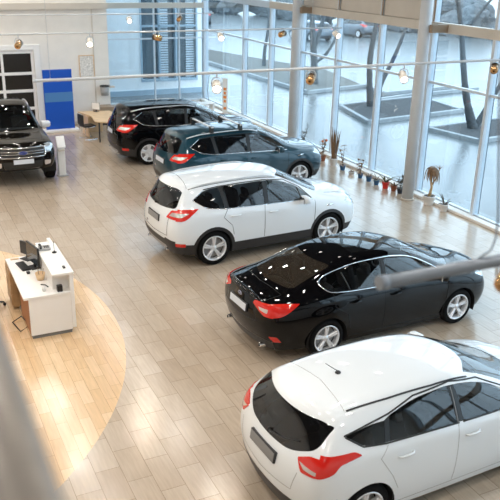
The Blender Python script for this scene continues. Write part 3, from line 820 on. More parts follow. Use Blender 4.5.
    c.part('hood', root, paint, ['hood'])
    c.part('tailgate', root, paint, ['tailgate'])
    for sg in (-1, 1):
        c.part('front_door', root, paint, ['front_door'], sg); c.part('rear_door', root, paint, ['rear_door'], sg)
        for w in ('wf', 'wr', 'wq'): c.part('side_window', root, M['car_glass'] if w == 'wf' else M['dark_glass'], [w], sg, -.006)
        tail_light(c, root, sg)
        c.part('headlight', root, M['headlamp'], ['headl'], sg, .004, skirt=.02)
        c.part('reflector', root, M['red_lens'], ['reflector'], sg, .004, skirt=.01)
        bm = bmesh.new()
        c.line(bm, 'y', [(1.20, 1.112), (2.29, 1.075)], .009, sg, .002); c.line(bm, 'y', [(-.14, 1.192), (.24, 1.142), (1.20, 1.112)], .009, sg, .002)
        c.line(bm, 'y', [(-.14, 1.192), (-.39, 1.35), (-.12, 1.51)], .008, sg, .002)
        obj('window_trim', bm, M[rails[1]], root)
        bm = bmesh.new()
        c.line(bm, 'y', [(-.12, 1.515), (.2, 1.545), (.7, 1.56), (1.2, 1.56), (1.68, 1.51), (2.05, 1.32), (2.27, 1.10)], .011, sg, 0)
        c.line(bm, 'y', [(1.98, 1.33), (2.02, 1.10)], .012, sg, -.004)
        obj('window_surround', bm, M['black'], root)
        c.part('window_pillar', root, M['black'], ['pillar'], sg, -.002, cond=lambda q: q.x > .7); c.part('window_pillar', root, M['black'], ['pillar'], sg, -.002, cond=lambda q: q.x <= .7)
        bm = bmesh.new(); pts = []
        for k in range(25):
            t = k/24; x = -.42+1.97*t; p = c.proj('z', (x, sg*(.575+.02*sin(pi*t)))); pts.append(p+Vector((0, 0, .035*min(1, 6*t, 6*(1-t))-.004)))
        tube(bm, pts, .014, 8); obj('roof_rail', bm, M[rails[0]], root)
    c.part('windshield', root, M['car_glass'], ['wind'], offset=-.004)
    def wiper(bm):
        c.line(bm, 'x-', [(0, 1.18), (.20, 1.20), (.42, 1.24)], .009, -1, .012)
    c.part('rear_window', root, M['dark_glass'], ['rearglass'], offset=-.004)
    bm = bmesh.new(); wiper(bm); tube(bm, [c.proj('x-', (0, 1.18), off=-.01), c.proj('x-', (0, 1.18), off=.03)], .02); obj('rear_wiper', bm, M['black_plastic'], root)
    c.part('grille', root, M['black_plastic'], ['grille'], offset=-.01)
    c.part('lower_cladding', root, M[clad], ['clad'], offset=.003)
    c.part('skid_plate', root, M[bumper_low], ['skid'], offset=.004)
    plate(root, c, 'x-', (0, .93), .52, .112, M[plate_mat], tilt=.1)
    badge(root, c, 'x-', (.36, .72), w=.05, h=.02)
    mirror(root, c, 2.04, 1.13, .88, paint)
    for sg in (-1, 1):
        handle(root, c, 1.22, .96, sg, paint); handle(root, c, .36, .99, sg, paint)
        bm = bmesh.new(); p = Vector((-.85, sg*.46, .33)); lathe(bm, [(.025, 0), (.032, 0), (.034, .02), (.034, .14)], 16, Matrix.Translation(p) @ Matrix.Rotation(radians(90), 4, 'Y'), cap=False)
        lathe(bm, [(.001, .03), (.026, .03)], 16, Matrix.Translation(p) @ Matrix.Rotation(radians(90), 4, 'Y'), cap=False)
        obj('exhaust_tip', bm, M['chrome'], root)
        bm = bmesh.new(); p = c.proj('y', (2.62, .90), sg, .003); q = c.proj('y', (2.78, .915), sg, .003); tube(bm, [p, q], .016, 6); obj('side_vent', bm, M['chrome'], root)
    if bars:
        for x in (.25, 1.05):
            bm = bmesh.new(); z = 1.775
            box(bm, x-.035, x+.035, -.66, .66, z-.014, z+.014, bevel=.01)
            cb = obj('cross_bar', bm, M['bar_silver'], root)
            for sg in (-1, 1):
                bm = bmesh.new(); zr = c.proj('z', (x, sg*.58)).z
                box(bm, x-.05, x+.05, sg*.585-.05, sg*.585+.05, zr+.02, z+.02, bevel=.012); obj('bar_foot', bm, M['black'], cb)
    interior(root, 1.18, .38, .62, .36, 1.6, .9)
    for x in (0, 2.69):
        for sg in (-1, 1): make_wheel(root, x, sg, .36, .262, .925, .235, 5, style, rimcol=rims)
    finish_common(c, root, [(0, 0), (2.69, 0)], .36, .36, .39)
    return root

def make_sedan(paint, label):
    root = thing('sedan_car', label, 'car')
    st = [
     ST([-.86, -.96, -.99, -.95, -.93, -.90], [.72, .78, .82, .80, .76, .58], [.24, .44, .72, .93, 1.00, 1.06], (-1.07, 1.10)),
     ST([-.62, -.64, -.65, -.64, -.63, -.62], [.82, .885, .92, .885, .80, .62], [.24, .44, .72, .96, 1.04, 1.085], (-.70, 1.12)),
     ST([-.2, -.2, -.2, -.22, -.28, -.46], [.86, .91, .94, .905, .84, .62], [.22, .42, .72, .98, 1.07, 1.14], (-.60, 1.165)),
     ST([.2, .2, .2, .2, .18, .15], [.86, .915, .94, .91, .85, .575], [.20, .40, .72, .99, 1.075, 1.37], (-.05, 1.37)),
     ST([.7, .7, .7, .7, .7, .62], [.86, .92, .94, .915, .855, .565], [.18, .38, .70, .98, 1.055, 1.455], (.50, 1.495)),
     ST([1.25]*6, [.86, .92, .94, .915, .86, .58], [.18, .38, .70, .965, 1.035, 1.475], (1.20, 1.53)),
     ST([1.8, 1.8, 1.8, 1.8, 1.78, 1.68], [.86, .92, .94, .915, .86, .58], [.18, .38, .70, .95, 1.015, 1.40], (1.84, 1.47)),
     ST([2.3, 2.3, 2.3, 2.28, 2.24, 2.18], [.86, .92, .94, .91, .85, .65], [.18, .38, .70, .93, .99, 1.17], (2.40, 1.20)),
     ST([2.65, 2.65, 2.65, 2.64, 2.62, 2.58], [.86, .92, .94, .90, .83, .70], [.20, .40, .70, .91, .97, 1.00], (2.82, 1.005)),
     ST([3.0]*6, [.85, .915, .935, .88, .80, .63], [.22, .40, .68, .85, .91, .94], (3.10, .975)),
     ST([3.32]*6, [.78, .86, .88, .83, .75, .56], [.22, .40, .62, .76, .83, .865], (3.46, .89)),
     ST([3.40, 3.46, 3.46, 3.42, 3.40, 3.38], [.66, .72, .73, .70, .65, .48], [.24, .38, .57, .69, .76, .80], (3.68, .81)),
    ]
    c = Car(st, [-.98, -1.10, -1.13, -1.09, -1.08], [3.62, 3.72, 3.74, 3.72, 3.70])
    xz = (0, 2); yz = (1, 2); xy = (0, 1); WB = 2.70; R = .325
    c.cut('hood', TOP, xy, rpoly([(2.78, -.64), (3.58, -.46), (3.58, .46), (2.78, .64)], .1))
    c.cut('boot_lid', TOP, xy, rpoly([(-.68, -.60), (-1.3, -.58), (-1.3, .58), (-.68, .60), (-.74, 0)], .05))
    c.cut('boot_lid', REAR, yz, rpoly([(-.56, .66), (.56, .66), (.60, 1.2), (-.60, 1.2)], .02))
    c.cut('front_door', SIDE, xz, rpoly([(1.08, .26), (2.36, .26), (2.42, .95), (2.20, 1.10), (1.80, 1.32), (1.14, 1.40)], .03))
    c.cut('rear_door', SIDE, xz, rpoly([(.42, .26), (1.08, .26), (1.14, 1.40), (.62, 1.38), (.26, 1.20), (.20, .92), (.42, .60)], .03))
    c.cut('pillar', SIDE, xz, [(1.05, 1.04), (1.18, 1.033), (1.22, 1.39), (1.09, 1.392)])
    c.cut('wf', SIDE, xz, rpoly([(1.16, 1.034), (2.40, .988), (2.14, 1.13), (1.78, 1.31), (1.20, 1.39)], [.03, .03, .1, .2, .03]))
    c.cut('wr', SIDE, xz, rpoly([(.10, 1.075), (1.07, 1.04), (1.11, 1.392), (.66, 1.378), (.12, 1.285), (-.06, 1.20)], [.03, .03, .03, .2, .1, .04]))
    c.cut('wind', TOP, xy, rpoly([(1.62, -.50), (2.00, -.54), (2.60, -.62), (2.80, -.36), (2.83, 0), (2.80, .36), (2.60, .62), (2.0, .54), (1.62, .50), (1.84, .28), (1.88, 0), (1.84, -.28)], [.03, .2, .06, .2, .2, .2, .06, .2, .03, .2, .2, .2]))
    c.cut('rearglass', TOP, xy, rpoly([(-.50, -.57), (.24, -.51), (.14, -.25), (.11, 0), (.14, .25), (.24, .51), (-.50, .57), (-.60, .3), (-.64, 0), (-.60, -.3)], [.1, .06, .2, .2, .2, .06, .1, .2, .2, .2]))
    c.cut('sunroof', TOP, xy, rpoly([(.72, -.40), (1.55, -.42), (1.60, 0), (1.55, .42), (.72, .40)], .05))
    c.cut('tail', SIDE, xz, rpoly([(-1.2, .82), (-.82, .84), (-.50, 1.01), (-.66, 1.02), (-1.2, 1.01)], [0, .1, .02, .1, 0]))
    for s_ in (1, -1):
        c.cut('tail', REAR, yz, rpoly([(s_*.38, .96), (s_*.66, .83), (s_*1, .82), (s_*1, 1.01), (s_*.42, 1.01)], .02))
        c.cut('tailclear', REAR, yz, rpoly([(s_*.56, .90), (s_*.70, .88), (s_*.70, .94), (s_*.52, .94)], .01))
        c.cut('headl', FRONT, yz, rpoly([(s_*.44, .62), (s_*1, .64), (s_*1, .78), (s_*.50, .73)], .03))
    c.cut('headl', SIDE, xz, rpoly([(3.08, .86), (3.6, .62), (3.6, .78), (3.3, .875)], .03))
    c.cut('grille', FRONT, yz, rpoly([(-.40, .36), (.40, .36), (.48, .70), (-.48, .70)], .06))
    c.cut('clad', REAR, yz, rpoly([(-1, 0), (1, 0), (.95, .36), (.60, .42), (-.60, .42), (-.95, .36)], .02))
    c.cut('reflector', SIDE, xz, rpoly([(-1.1, .42), (-.78, .40), (-.86, .50), (-1.1, .52)], .01))
    c.cut('reflector', REAR, yz, rpoly([(.74, .44), (1, .44), (1, .50), (.72, .50)], .01)); c.cut('reflector', REAR, yz, rpoly([(-.74, .44), (-1, .44), (-1, .50), (-.72, .50)], .01))
    for x in (0, WB): c.cut('hole', SIDE, xz, circle(x, R+.01, .36, 36))
    def gaps(bm):
        for sg in (-1, 1):
            c.line(bm, 'y', [(1.14, 1.39), (1.08, .96), (1.08, .30)], .0045, sg); c.line(bm, 'y', [(2.36, .30), (2.42, .95)], .0045, sg)
            c.line(bm, 'y', [(.10, 1.06), (.12, .86), (.36, .70), (.42, .44)], .0045, sg); c.line(bm, 'y', [(.42, .28), (2.34, .28)], .006, sg)
            c.line(bm, 'z', [(2.84, sg*.62), (3.56, sg*.48)], .0045); c.line(bm, 'z', [(-.69, sg*.585), (-1.03, sg*.57)], .0045)
        c.line(bm, 'z', [(-.68, -.58), (-.74, 0), (-.68, .58)], .0045)
        c.line(bm, 'x-', [(-.38, .93), (-.52, .70), (0, .66), (.52, .70), (.38, .93)], .0045)
    c.part('body', root, paint, ['body'], extra=gaps, extra_mats=(M['dark_void'],))
    c.part('hood', root, paint, ['hood']); c.part('boot_lid', root, paint, ['boot_lid'])
    c.part('sunroof', root, M['dark_glass'], ['sunroof'], offset=.002, skirt=.01)
    for sg in (-1, 1):
        c.part('front_door', root, paint, ['front_door'], sg); c.part('rear_door', root, paint, ['rear_door'], sg)
        for w in ('wf', 'wr'): c.part('side_window', root, M['car_glass'], [w], sg, -.006)
        tail_light(c, root, sg); c.part('headlight', root, M['headlamp'], ['headl'], sg, .004, skirt=.02)
        c.part('reflector', root, M['red_lens'], ['reflector'], sg, .004, skirt=.01)
        bm = bmesh.new()
        c.line(bm, 'y', chaikin([(2.42, .978), (1.32, 1.018), (.12, 1.062), (-.02, 1.12), (-.08, 1.195), (-.03, 1.25), (.12, 1.30), (.40, 1.355), (.66, 1.39), (1.0, 1.40), (1.36, 1.395), (1.78, 1.325), (2.14, 1.145), (2.40, .995)]), .011, sg, .002, closed=False)
        obj('window_trim', bm, M['chrome'], root)
        for pp, rr_, oo in (([(.36, 1.30), (.42, 1.06)], .012, -.002), ([(2.16, 1.10), (2.18, 1.0)], .012, -.004)):
            bm = bmesh.new(); c.line(bm, 'y', pp, rr_, sg, oo); obj('window_pillar', bm, M['black'], root)
        c.part('window_pillar', root, M['black'], ['pillar'], sg, -.002)
        handle(root, c, 1.18, .87, sg, paint); handle(root, c, .38, .88, sg, paint)
        bm = bmesh.new(); p = Vector((-1.02, sg*.55, .29)); lathe(bm, [(.025, 0), (.034, 0), (.036, .02), (.036, .12)], 16, Matrix.Translation(p) @ Matrix.Rotation(radians(90), 4, 'Y'), cap=False); obj('exhaust_tip', bm, M['chrome'], root)
    c.part('windshield', root, M['car_glass'], ['wind'], offset=-.004)
    c.part('rear_window', root, M['rear_glass'], ['rearglass'], offset=-.003)
    c.part('grille', root, M['black_plastic'], ['grille'], offset=-.01)
    c.part('rear_diffuser', root, M['black_plastic'], ['clad'], offset=.003)
    bm = bmesh.new(); c.line(bm, 'z', [(-.99, -.52), (-1.03, 0), (-.99, .52)], .018, off=.006, taper=True); obj('boot_spoiler', bm, paint, root)
    plate(root, c, 'x-', (0, .82), .52, .112, M['plate'], tilt=.12)
    badge(root, c, 'x-', (0, .97), w=.055, h=.022)
    mirror(root, c, 2.22, 1.02, .86, paint, .9)
    interior(root, 1.28, .42, .52, .36, 1.4, .9)
    for x in (0, WB):
        for sg in (-1, 1): make_wheel(root, x, sg, R, .235, .91, .215, 5, 'double')
    finish_common(c, root, [(0, 0), (WB, 0)], R, R+.01, .362)
    return root

def make_hatch(paint, label, name='hatchback_car', lean=False):
    root = thing(name, label, 'car')
    st = [
     ST([-.60, -.66, -.68, -.62, -.56, -.29], [.70, .77, .83, .83, .79, .60], [.26, .44, .72, .97, 1.07, 1.42], (-.54, 1.455)),
     ST([-.48, -.48, -.48, -.46, -.44, -.20], [.82, .89, .93, .90, .85, .615], [.24, .42, .72, 1.01, 1.10, 1.425], (-.30, 1.47)),
     ST([0, 0, 0, 0, 0, .10], [.86, .92, .95, .92, .87, .62], [.22, .42, .72, 1.02, 1.10, 1.46], (.05, 1.51)),
     ST([.6]*6, [.86, .92, .94, .92, .875, .625], [.19, .38, .70, 1.005, 1.08, 1.49], (.6, 1.545)),
     ST([1.2]*6, [.86, .92, .94, .92, .875, .625], [.18, .38, .70, .99, 1.06, 1.485], (1.2, 1.54)),
     ST([1.75, 1.75, 1.75, 1.75, 1.73, 1.62], [.86, .92, .94, .92, .87, .61], [.18, .38, .70, .97, 1.035, 1.42], (1.78, 1.49)),
     ST([2.25, 2.25, 2.25, 2.22, 2.18, 2.12], [.86, .92, .94, .91, .855, .65], [.18, .38, .70, .94, 1.00, 1.19], (2.34, 1.22)),
     ST([2.60, 2.60, 2.60, 2.60, 2.56, 2.50], [.86, .92, .94, .90, .84, .70], [.20, .40, .70, .92, .98, 1.02], (2.74, 1.03)),
     ST([2.92]*6, [.85, .915, .935, .88, .80, .63], [.22, .40, .68, .87, .93, .965], (3.0, .995)),
     ST([3.22]*6, [.78, .86, .88, .83, .75, .56], [.22, .40, .62, .78, .85, .885], (3.34, .91)),
     ST([3.28, 3.34, 3.34, 3.30, 3.28, 3.26], [.66, .72, .73, .70, .65, .48], [.24, .38, .57, .70, .77, .82], (3.54, .835)),
    ]
    c = Car(st, [-.72, -.80, -.83, (-.77, -.02), (-.71, -.02)], [3.48, 3.58, 3.60, 3.58, 3.56])
    xz = (0, 2); yz = (1, 2); xy = (0, 1); WB = 2.648; R = .325
    c.cut('hood', TOP, xy, rpoly([(2.70, -.64), (3.46, -.46), (3.46, .46), (2.70, .64)], .1))
    c.cut('front_door', SIDE, xz, rpoly([(1.22, .26), (2.30, .26), (2.36, .96), (2.12, 1.14), (1.72, 1.34), (1.26, 1.40)], .03))
    c.cut('rear_door', SIDE, xz, rpoly([(.40, .26), (1.22, .26), (1.26, 1.40), (.50, 1.39), (.20, 1.05), (.16, .92), (.40, .62)], .03))
    c.cut('tailgate', REAR, yz, rpoly([(-.54, .60), (.54, .60), (.62, .95), (.48, 1.42), (-.48, 1.42), (-.62, .95)], .05))
    c.cut('pillar', SIDE, xz, [(1.2, 1.066), (1.34, 1.06), (1.34, 1.41), (1.2, 1.413)]); c.cut('pillar', SIDE, xz, [(.19, 1.109), (.30, 1.104), (.36, 1.325), (.25, 1.285)])
    c.cut('wf', SIDE, xz, rpoly([(1.32, 1.06), (2.34, 1.02), (2.06, 1.18), (1.70, 1.345), (1.32, 1.41)], [.03, .03, .1, .2, .03]))
    c.cut('wr', SIDE, xz, rpoly([(.28, 1.105), (1.22, 1.065), (1.22, 1.413), (.72, 1.40), (.34, 1.32)], [.03, .03, .03, .2, .03]))
    c.cut('wq', SIDE, xz, rpoly([(-.24, 1.245), (-.06, 1.135), (.21, 1.108), (.27, 1.29), (.08, 1.29)], [.03, .05, .02, .02, .1]))
    c.cut('wind', TOP, xy, rpoly([(1.56, -.515), (1.94, -.545), (2.50, -.62), (2.70, -.36), (2.74, 0), (2.70, .36), (2.50, .62), (1.94, .545), (1.56, .515), (1.76, .28), (1.80, 0), (1.76, -.28)], [.03, .2, .06, .2, .2, .2, .06, .2, .03, .2, .2, .2]))
    c.cut('rearglass', (REAR, SIDE), yz, rpoly([(-.69, 1.13), (-.42, 1.01), (0, .99), (.42, 1.01), (.69, 1.13), (.66, 1.33), (.55, 1.36), (0, 1.37), (-.55, 1.36), (-.66, 1.33)], [.08, .2, .3, .2, .08, .03, .05, .3, .05, .03]), cond=lambda q: q.x < -.1)
    c.cut('tail', SIDE, xz, rpoly([(-1.0, .93), (-.60, .89), (-.44, .95), (-.38, 1.02), (-.10, 1.065), (-.18, 1.11), (-.44, 1.11), (-1.0, 1.095)], [0, .04, .05, .05, .02, .03, .1, 0]))
    for s_ in (1, -1):
        c.cut('tail', REAR, yz, rpoly([(s_*.54, 1.01), (s_*.64, .89), (s_*1, .89), (s_*1, 1.095), (s_*.66, 1.065)], .02))
        c.cut('tailclear', REAR, yz, rpoly([(s_*.58, .985), (s_*.66, .93), (s_*.80, .915), (s_*.80, .95), (s_*.66, .97)], .01))
        c.cut('headl', FRONT, yz, rpoly([(s_*.44, .62), (s_*1, .64), (s_*1, .78), (s_*.50, .75)], .03))
        c.cut('reflector', REAR, yz, rpoly([(s_*.60, .40), (s_*.80, .40), (s_*.80, .45), (s_*.60, .45)], .01))
    c.cut('headl', SIDE, xz, rpoly([(2.98, .87), (3.5, .62), (3.5, .78), (3.2, .885)], .03))
    c.cut('grille', FRONT, yz, rpoly([(-.40, .36), (.40, .36), (.48, .72), (-.48, .72)], .06))
    c.cut('clad', REAR, yz, rpoly([(-1, 0), (1, 0), (.95, .40), (.60, .47), (-.60, .47), (-.95, .40)], .02))
    c.cut('clad', SIDE, xz, [(-1, 0), (-.36, 0), (-.36, .36), (-1, .42)])
    for x in (0, WB): c.cut('hole', SIDE, xz, circle(x, R+.01, .36, 36))
    def gaps(bm):
        for sg in (-1, 1):
            c.line(bm, 'y', [(1.26, 1.39), (1.22, .98), (1.22, .30)], .0035, sg); c.line(bm, 'y', [(2.30, .30), (2.36, .96)], .0035, sg)
            c.line(bm, 'y', [(.24, 1.08), (.13, .96), (.30, .70), (.40, .50)], .0035, sg); c.line(bm, 'y', [(.42, .28), (2.3, .28)], .005, sg)
            c.line(bm, 'z', [(2.74, sg*.62), (3.44, sg*.48)], .0035); c.line(bm, 'y', [(-.60, .42), (-.42, .60), (-.40, .62)], .003, sg)
        c.line(bm, 'z', [(-.14, -.565), (-.08, 0), (-.14, .565)], .0035)
        c.line(bm, 'x-', [(-.60, .86), (-.54, .62), (0, .58), (.54, .62), (.60, .86)], .0045)
    c.part('body', root, paint, ['body'], extra=gaps, extra_mats=(M['grey'],))
    c.part('hood', root, paint, ['hood']); c.part('tailgate', root, paint, ['tailgate'])
    for sg in (-1, 1):
        c.part('front_door', root, paint, ['front_door'], sg); c.part('rear_door', root, paint, ['rear_door'], sg)
        for w in ('wf', 'wr', 'wq'): c.part('side_window', root, M['car_glass'], [w], sg, -.006)
        tail_light(c, root, sg); c.part('headlight', root, M['headlamp'], ['headl'], sg, .004, skirt=.02)
        bm = bmesh.new()
        c.line(bm, 'y', [(1.30, 1.055), (2.36, 1.012)], .010, sg, .002); c.line(bm, 'y', [(-.24, 1.24), (-.06, 1.128), (.22, 1.098), (1.24, 1.057)], .010, sg, .002)
        c.line(bm, 'y', [(-.25, 1.25), (.06, 1.297), (.34, 1.335), (.72, 1.42), (1.26, 1.435), (1.70, 1.365), (2.06, 1.20), (2.36, 1.02)], .010, sg, .002)
        c.line(bm, 'y', [(2.04, 1.15), (2.06, 1.02)], .012, sg, -.004)
        obj('window_trim', bm, M['black'], root)
        bm = bmesh.new(); c.line(bm, 'z', [(-.12, sg*.572), (.4, sg*.595), (1.0, sg*.60), (1.56, sg*.575)], .011, off=.003)
        obj('roof_gutter_strip', bm, M['black_plastic'], root)
        c.part('window_pillar', root, M['black'], ['pillar'], sg, -.002, cond=lambda q: q.x > .7); c.part('window_pillar', root, M['black'], ['pillar'], sg, -.002, cond=lambda q: q.x <= .7)
        handle(root, c, 1.32, .90, sg, paint); handle(root, c, .36, .92, sg, paint)
    c.part('windshield', root, M['car_glass'], ['wind'], offset=-.004)
    c.part('rear_window', root, M['dark_glass'], ['rearglass'], offset=-.004)
    bm = bmesh.new(); c.line(bm, 'x-', [(0, 1.03), (-.22, 1.06), (-.46, 1.13)], .010, off=.014); tube(bm, [c.proj('x-', (0, 1.03), off=-.01), c.proj('x-', (0, 1.03), off=.035)], .022)
    obj('rear_wiper', bm, M['black_plastic'], root)
    bm = bmesh.new(); p = c.proj('z', (.16, 0)); lathe(bm, [(.034, 0), (.032, .012), (.018, .022), (.010, .028)], 16, Matrix.Translation(p)); tube(bm, [p+Vector((0, 0, .02)), p+Vector((-.10, 0, .10)), p+Vector((-.18, 0, .165))], [.006, .005, .004], 6)
    obj('roof_antenna', bm, M['black_plastic'], root)
    c.part('grille', root, M['black_plastic'], ['grille'], offset=-.01)
    c.part('rear_bumper_insert', root, M['black_plastic'], ['clad'], offset=.003)
    c.part('reflector', root, M['red_lens'], ['reflector'], offset=.008)
    plate(root, c, 'x-', (0, .84), .52, .112, M['plate_dark'], tilt=.15)
    mirror(root, c, 2.16, 1.04, .86, paint, .9)
    interior(root, 1.22, .38, .54, .36, 1.4, .9)
    for x in (0, WB):
        for sg in (-1, 1): make_wheel(root, x, sg, R, .235, .91, .215, 5, 'double')
    finish_common(c, root, [(0, 0), (WB, 0)], R, R+.01, .362)
    return root

def make_pickup(paint, label):
    root = thing('pickup_truck', label, 'car')
    st = [
     ST([-1.15, -1.16, -1.17, -1.17, -1.17, -1.16], [.80, .84, .86, .86, .84, .70], [.50, .60, .80, 1.02, 1.12, 1.15], (-1.18, 1.15)),
     ST([-.8]*6, [.84, .90, .92, .90, .88, .72], [.46, .58, .80, 1.04, 1.14, 1.17], (-.8, 1.17)),
     ST([0]*6, [.86, .92, .94, .91, .88, .72], [.42, .56, .80, 1.06, 1.15, 1.18], (0, 1.18)),
     ST([.55, .55, .55, .55, .55, .52], [.86, .92, .94, .91, .88, .72], [.40, .54, .80, 1.07, 1.15, 1.20], (.52, 1.20)),
     ST([.66, .66, .66, .66, .68, .80], [.86, .92, .94, .91, .88, .62], [.38, .54, .80, 1.07, 1.15, 1.73], (.78, 1.78)),
     ST([1.3]*6, [.86, .92, .94, .91, .88, .64], [.38, .52, .80, 1.07, 1.14, 1.80], (1.3, 1.85)),
     ST([2.0, 2.0, 2.0, 2.0, 1.98, 1.88], [.86, .92, .94, .91, .88, .63], [.38, .52, .80, 1.06, 1.13, 1.77], (2.0, 1.83)),
     ST([2.45, 2.45, 2.45, 2.42, 2.38, 2.28], [.86, .92, .94, .91, .87, .68], [.38, .52, .80, 1.05, 1.12, 1.48], (2.44, 1.52)),
     ST([2.75, 2.75, 2.75, 2.73, 2.70, 2.64], [.87, .93, .95, .91, .86, .72], [.40, .54, .82, 1.05, 1.13, 1.20], (2.84, 1.21)),
     ST([3.3]*6, [.88, .94, .96, .91, .84, .66], [.42, .56, .82, 1.04, 1.11, 1.16], (3.3, 1.20)),
     ST([3.78]*6, [.82, .90, .93, .89, .82, .62], [.44, .56, .80, .98, 1.06, 1.12], (3.86, 1.165)),
     ST([3.92, 3.96, 3.96, 3.92, 3.90, 3.88], [.72, .78, .80, .78, .74, .56], [.46, .56, .76, .92, 1.00, 1.08], (4.06, 1.12)),
    ]
    c = Car(st, [-1.2]*5, [4.10, 4.16, 4.14, 4.12, 4.10])
    xz = (0, 2); yz = (1, 2); xy = (0, 1); WB = 3.22; R = .38
    c.cut('hood', TOP, xy, rpoly([(2.80, -.70), (3.95, -.56), (3.95, .56), (2.80, .70)], .1))
    c.cut('front_door', SIDE, xz, rpoly([(1.55, .56), (2.56, .56), (2.60, 1.10), (2.42, 1.34), (1.95, 1.68), (1.58, 1.73)], .03))
    c.cut('rear_door', SIDE, xz, rpoly([(.72, .56), (1.55, .56), (1.58, 1.73), (.90, 1.70), (.72, 1.10)], .03))
    c.cut('wf', SIDE, xz, rpoly([(1.64, 1.17), (2.54, 1.15), (2.32, 1.40), (1.96, 1.62), (1.66, 1.67)], [.03, .03, .1, .2, .03]))
    c.cut('wr', SIDE, xz, rpoly([(.84, 1.18), (1.55, 1.17), (1.56, 1.67), (.92, 1.64)], .04))
    c.cut('wind', TOP, xy, rpoly([(1.86, -.555), (2.2, -.58), (2.66, -.66), (2.80, -.40), (2.84, 0), (2.80, .40), (2.66, .66), (2.2, .58), (1.86, .555), (2.02, .3), (2.05, 0), (2.02, -.3)], [.03, .2, .06, .2, .2, .2, .06, .2, .03, .2, .2, .2]))
    c.cut('cover', TOP, xy, rpoly([(-1.1, -.66), (.48, -.66), (.48, .66), (-1.1, .66)], .04))
    c.cut('headl', SIDE, xz, rpoly([(3.66, .99), (4.1, .86), (4.1, 1.06), (3.78, 1.07)], .03))
    for s_ in (1, -1):
        c.cut('headl', FRONT, yz, rpoly([(s_*.58, .86), (s_*1, .90), (s_*1, 1.05), (s_*.58, 1.03)], .03))
        c.cut('tail', REAR, yz, rpoly([(s_*.70, .70), (s_*1, .70), (s_*1, 1.10), (s_*.70, 1.10)], .02))
        c.cut('fog', FRONT, yz, rpoly([(s_*.56, .56), (s_*.72, .56), (s_*.74, .66), (s_*.56, .68)], .02))
    c.cut('grille', FRONT, yz, rpoly([(-.56, .80), (.56, .80), (.60, .90), (.56, 1.03), (-.56, 1.03), (-.60, .90)], .05))
    c.cut('intake', FRONT, yz, rpoly([(-.48, .50), (.48, .50), (.54, .70), (-.54, .70)], .04))
    for x in (0, WB): c.cut('hole', SIDE, xz, circle(x, R+.02, .42, 36))
    def gaps(bm):
        for sg in (-1, 1):
            c.line(bm, 'y', [(1.58, 1.72), (1.55, 1.1), (1.55, .58)], .005, sg); c.line(bm, 'y', [(2.56, .58), (2.60, 1.10)], .005, sg); c.line(bm, 'y', [(.60, .56), (.62, 1.12)], .008, sg)
            c.line(bm, 'z', [(2.9, sg*.70), (3.9, sg*.58)], .005)
    c.part('body', root, paint, ['body'], extra=gaps, extra_mats=(M['dark_void'],))
    c.part('hood', root, paint, ['hood']); c.part('bed_cover', root, M['black_plastic'], ['cover'], offset=.01, skirt=.03)
    for sg in (-1, 1):
        c.part('front_door', root, paint, ['front_door'], sg); c.part('rear_door', root, paint, ['rear_door'], sg)
        for w in ('wf', 'wr'): c.part('side_window', root, M['dark_glass'], [w], sg, -.006)
        c.part('tail_light', root, M['red_lens'], ['tail'], sg, .006, skirt=.02)
        h = c.part('headlight', root, M['headlamp'], ['headl'], sg, .005, skirt=.02)
        c.part('fog_light', root, M['clear_lens'], ['fog'], sg, .004, skirt=.02)
        bm = bmesh.new(); c.line(bm, 'y', [(.9, 1.72), (1.4, 1.755), (1.9, 1.73)], .02, sg, .0)
        pts = [c.proj('z', (.85+1.0*k/10, sg*.60))+Vector((0, 0, .04)) for k in range(11)]; bm.free(); bm = bmesh.new(); tube(bm, pts, .014, 8); obj('roof_rail', bm, M['silver'], root)
        bm = bmesh.new(); tube(bm, [(.5, sg*.95, .36), (2.6, sg*.95, .36)], .04, 8); obj('side_step', bm, M['black_plastic'], root)
    c.part('windshield', root, M['car_glass'], ['wind'], offset=-.004)
    c.part('grille', root, M['black'], ['grille'], offset=-.012)
    c.part('air_intake', root, M['black'], ['intake'], offset=-.012)
    bm = bmesh.new()
    c.line(bm, 'x+', rpoly([(-.57, .80), (.57, .80), (.61, .91), (.57, 1.03), (-.57, 1.03), (-.61, .91)], .05), .017, off=.008, closed=True)
    for z in (.885, .945): c.line(bm, 'x+', [(-.56, z), (.56, z)], .012, off=-.002)
    g = obj('grille_surround', bm, M['chrome'], root)
    badge(root, c, 'x+', (0, .915), w=.10, h=.042, out=.02)
    plate(root, c, 'x+', (0, .70), .52, .112, M['plate'], tilt=.05)
    mirror(root, c, 2.40, 1.27, .83, M['silver'], 1.15)
    interior(root, 1.55, .85, .80, .38, 1.7, .9, floor_x=(.7, 2.6))
    for x in (0, WB):
        for sg in (-1, 1): make_wheel(root, x, sg, R, .25, .935, .255, 6, 'single')
    finish_common(c, root, [(0, 0), (WB, 0)], R, R+.02, .422)
    return root

def place(o, x, y, deg): o.location = (x, y, 0); o.rotation_euler = (0, 0, radians(deg)); return o
G_SUV = 'compact suvs parked side by side'
suv = make_suv(M['white_paint'], M['silver'], 'double', 'white compact SUV with roof rails, between the teal SUV and the black sedan', ('silver', 'chrome'))
place(suv, 5.52, 13.93, 2.9); suv.scale = (1.03, 1.03, 1.02)
teal = make_suv(M['teal_paint'], M['silver'], 'double', 'teal compact SUV with silver cross bars on its roof', ('silver', 'chrome'), bars=True, plate_mat='plate')
place(teal, 7.12, 18.10, 1.9); teal.scale = (1.03, 1.03, 1.02)
blk = make_suv(M['black_paint'], M['silver'], 'holes', 'black compact SUV at the back of the row beside the wooden desk', ('silver', 'chrome'), plate_mat='plate')
place(blk, 6.88, 21.92, -1.5); blk.scale = (1.02, 1.02, 1.02)
sedan = place(make_sedan(M['black_paint'], 'glossy black sedan with chrome window trim, next to the white hatchback'), 5.66, 9.70, 2.3)
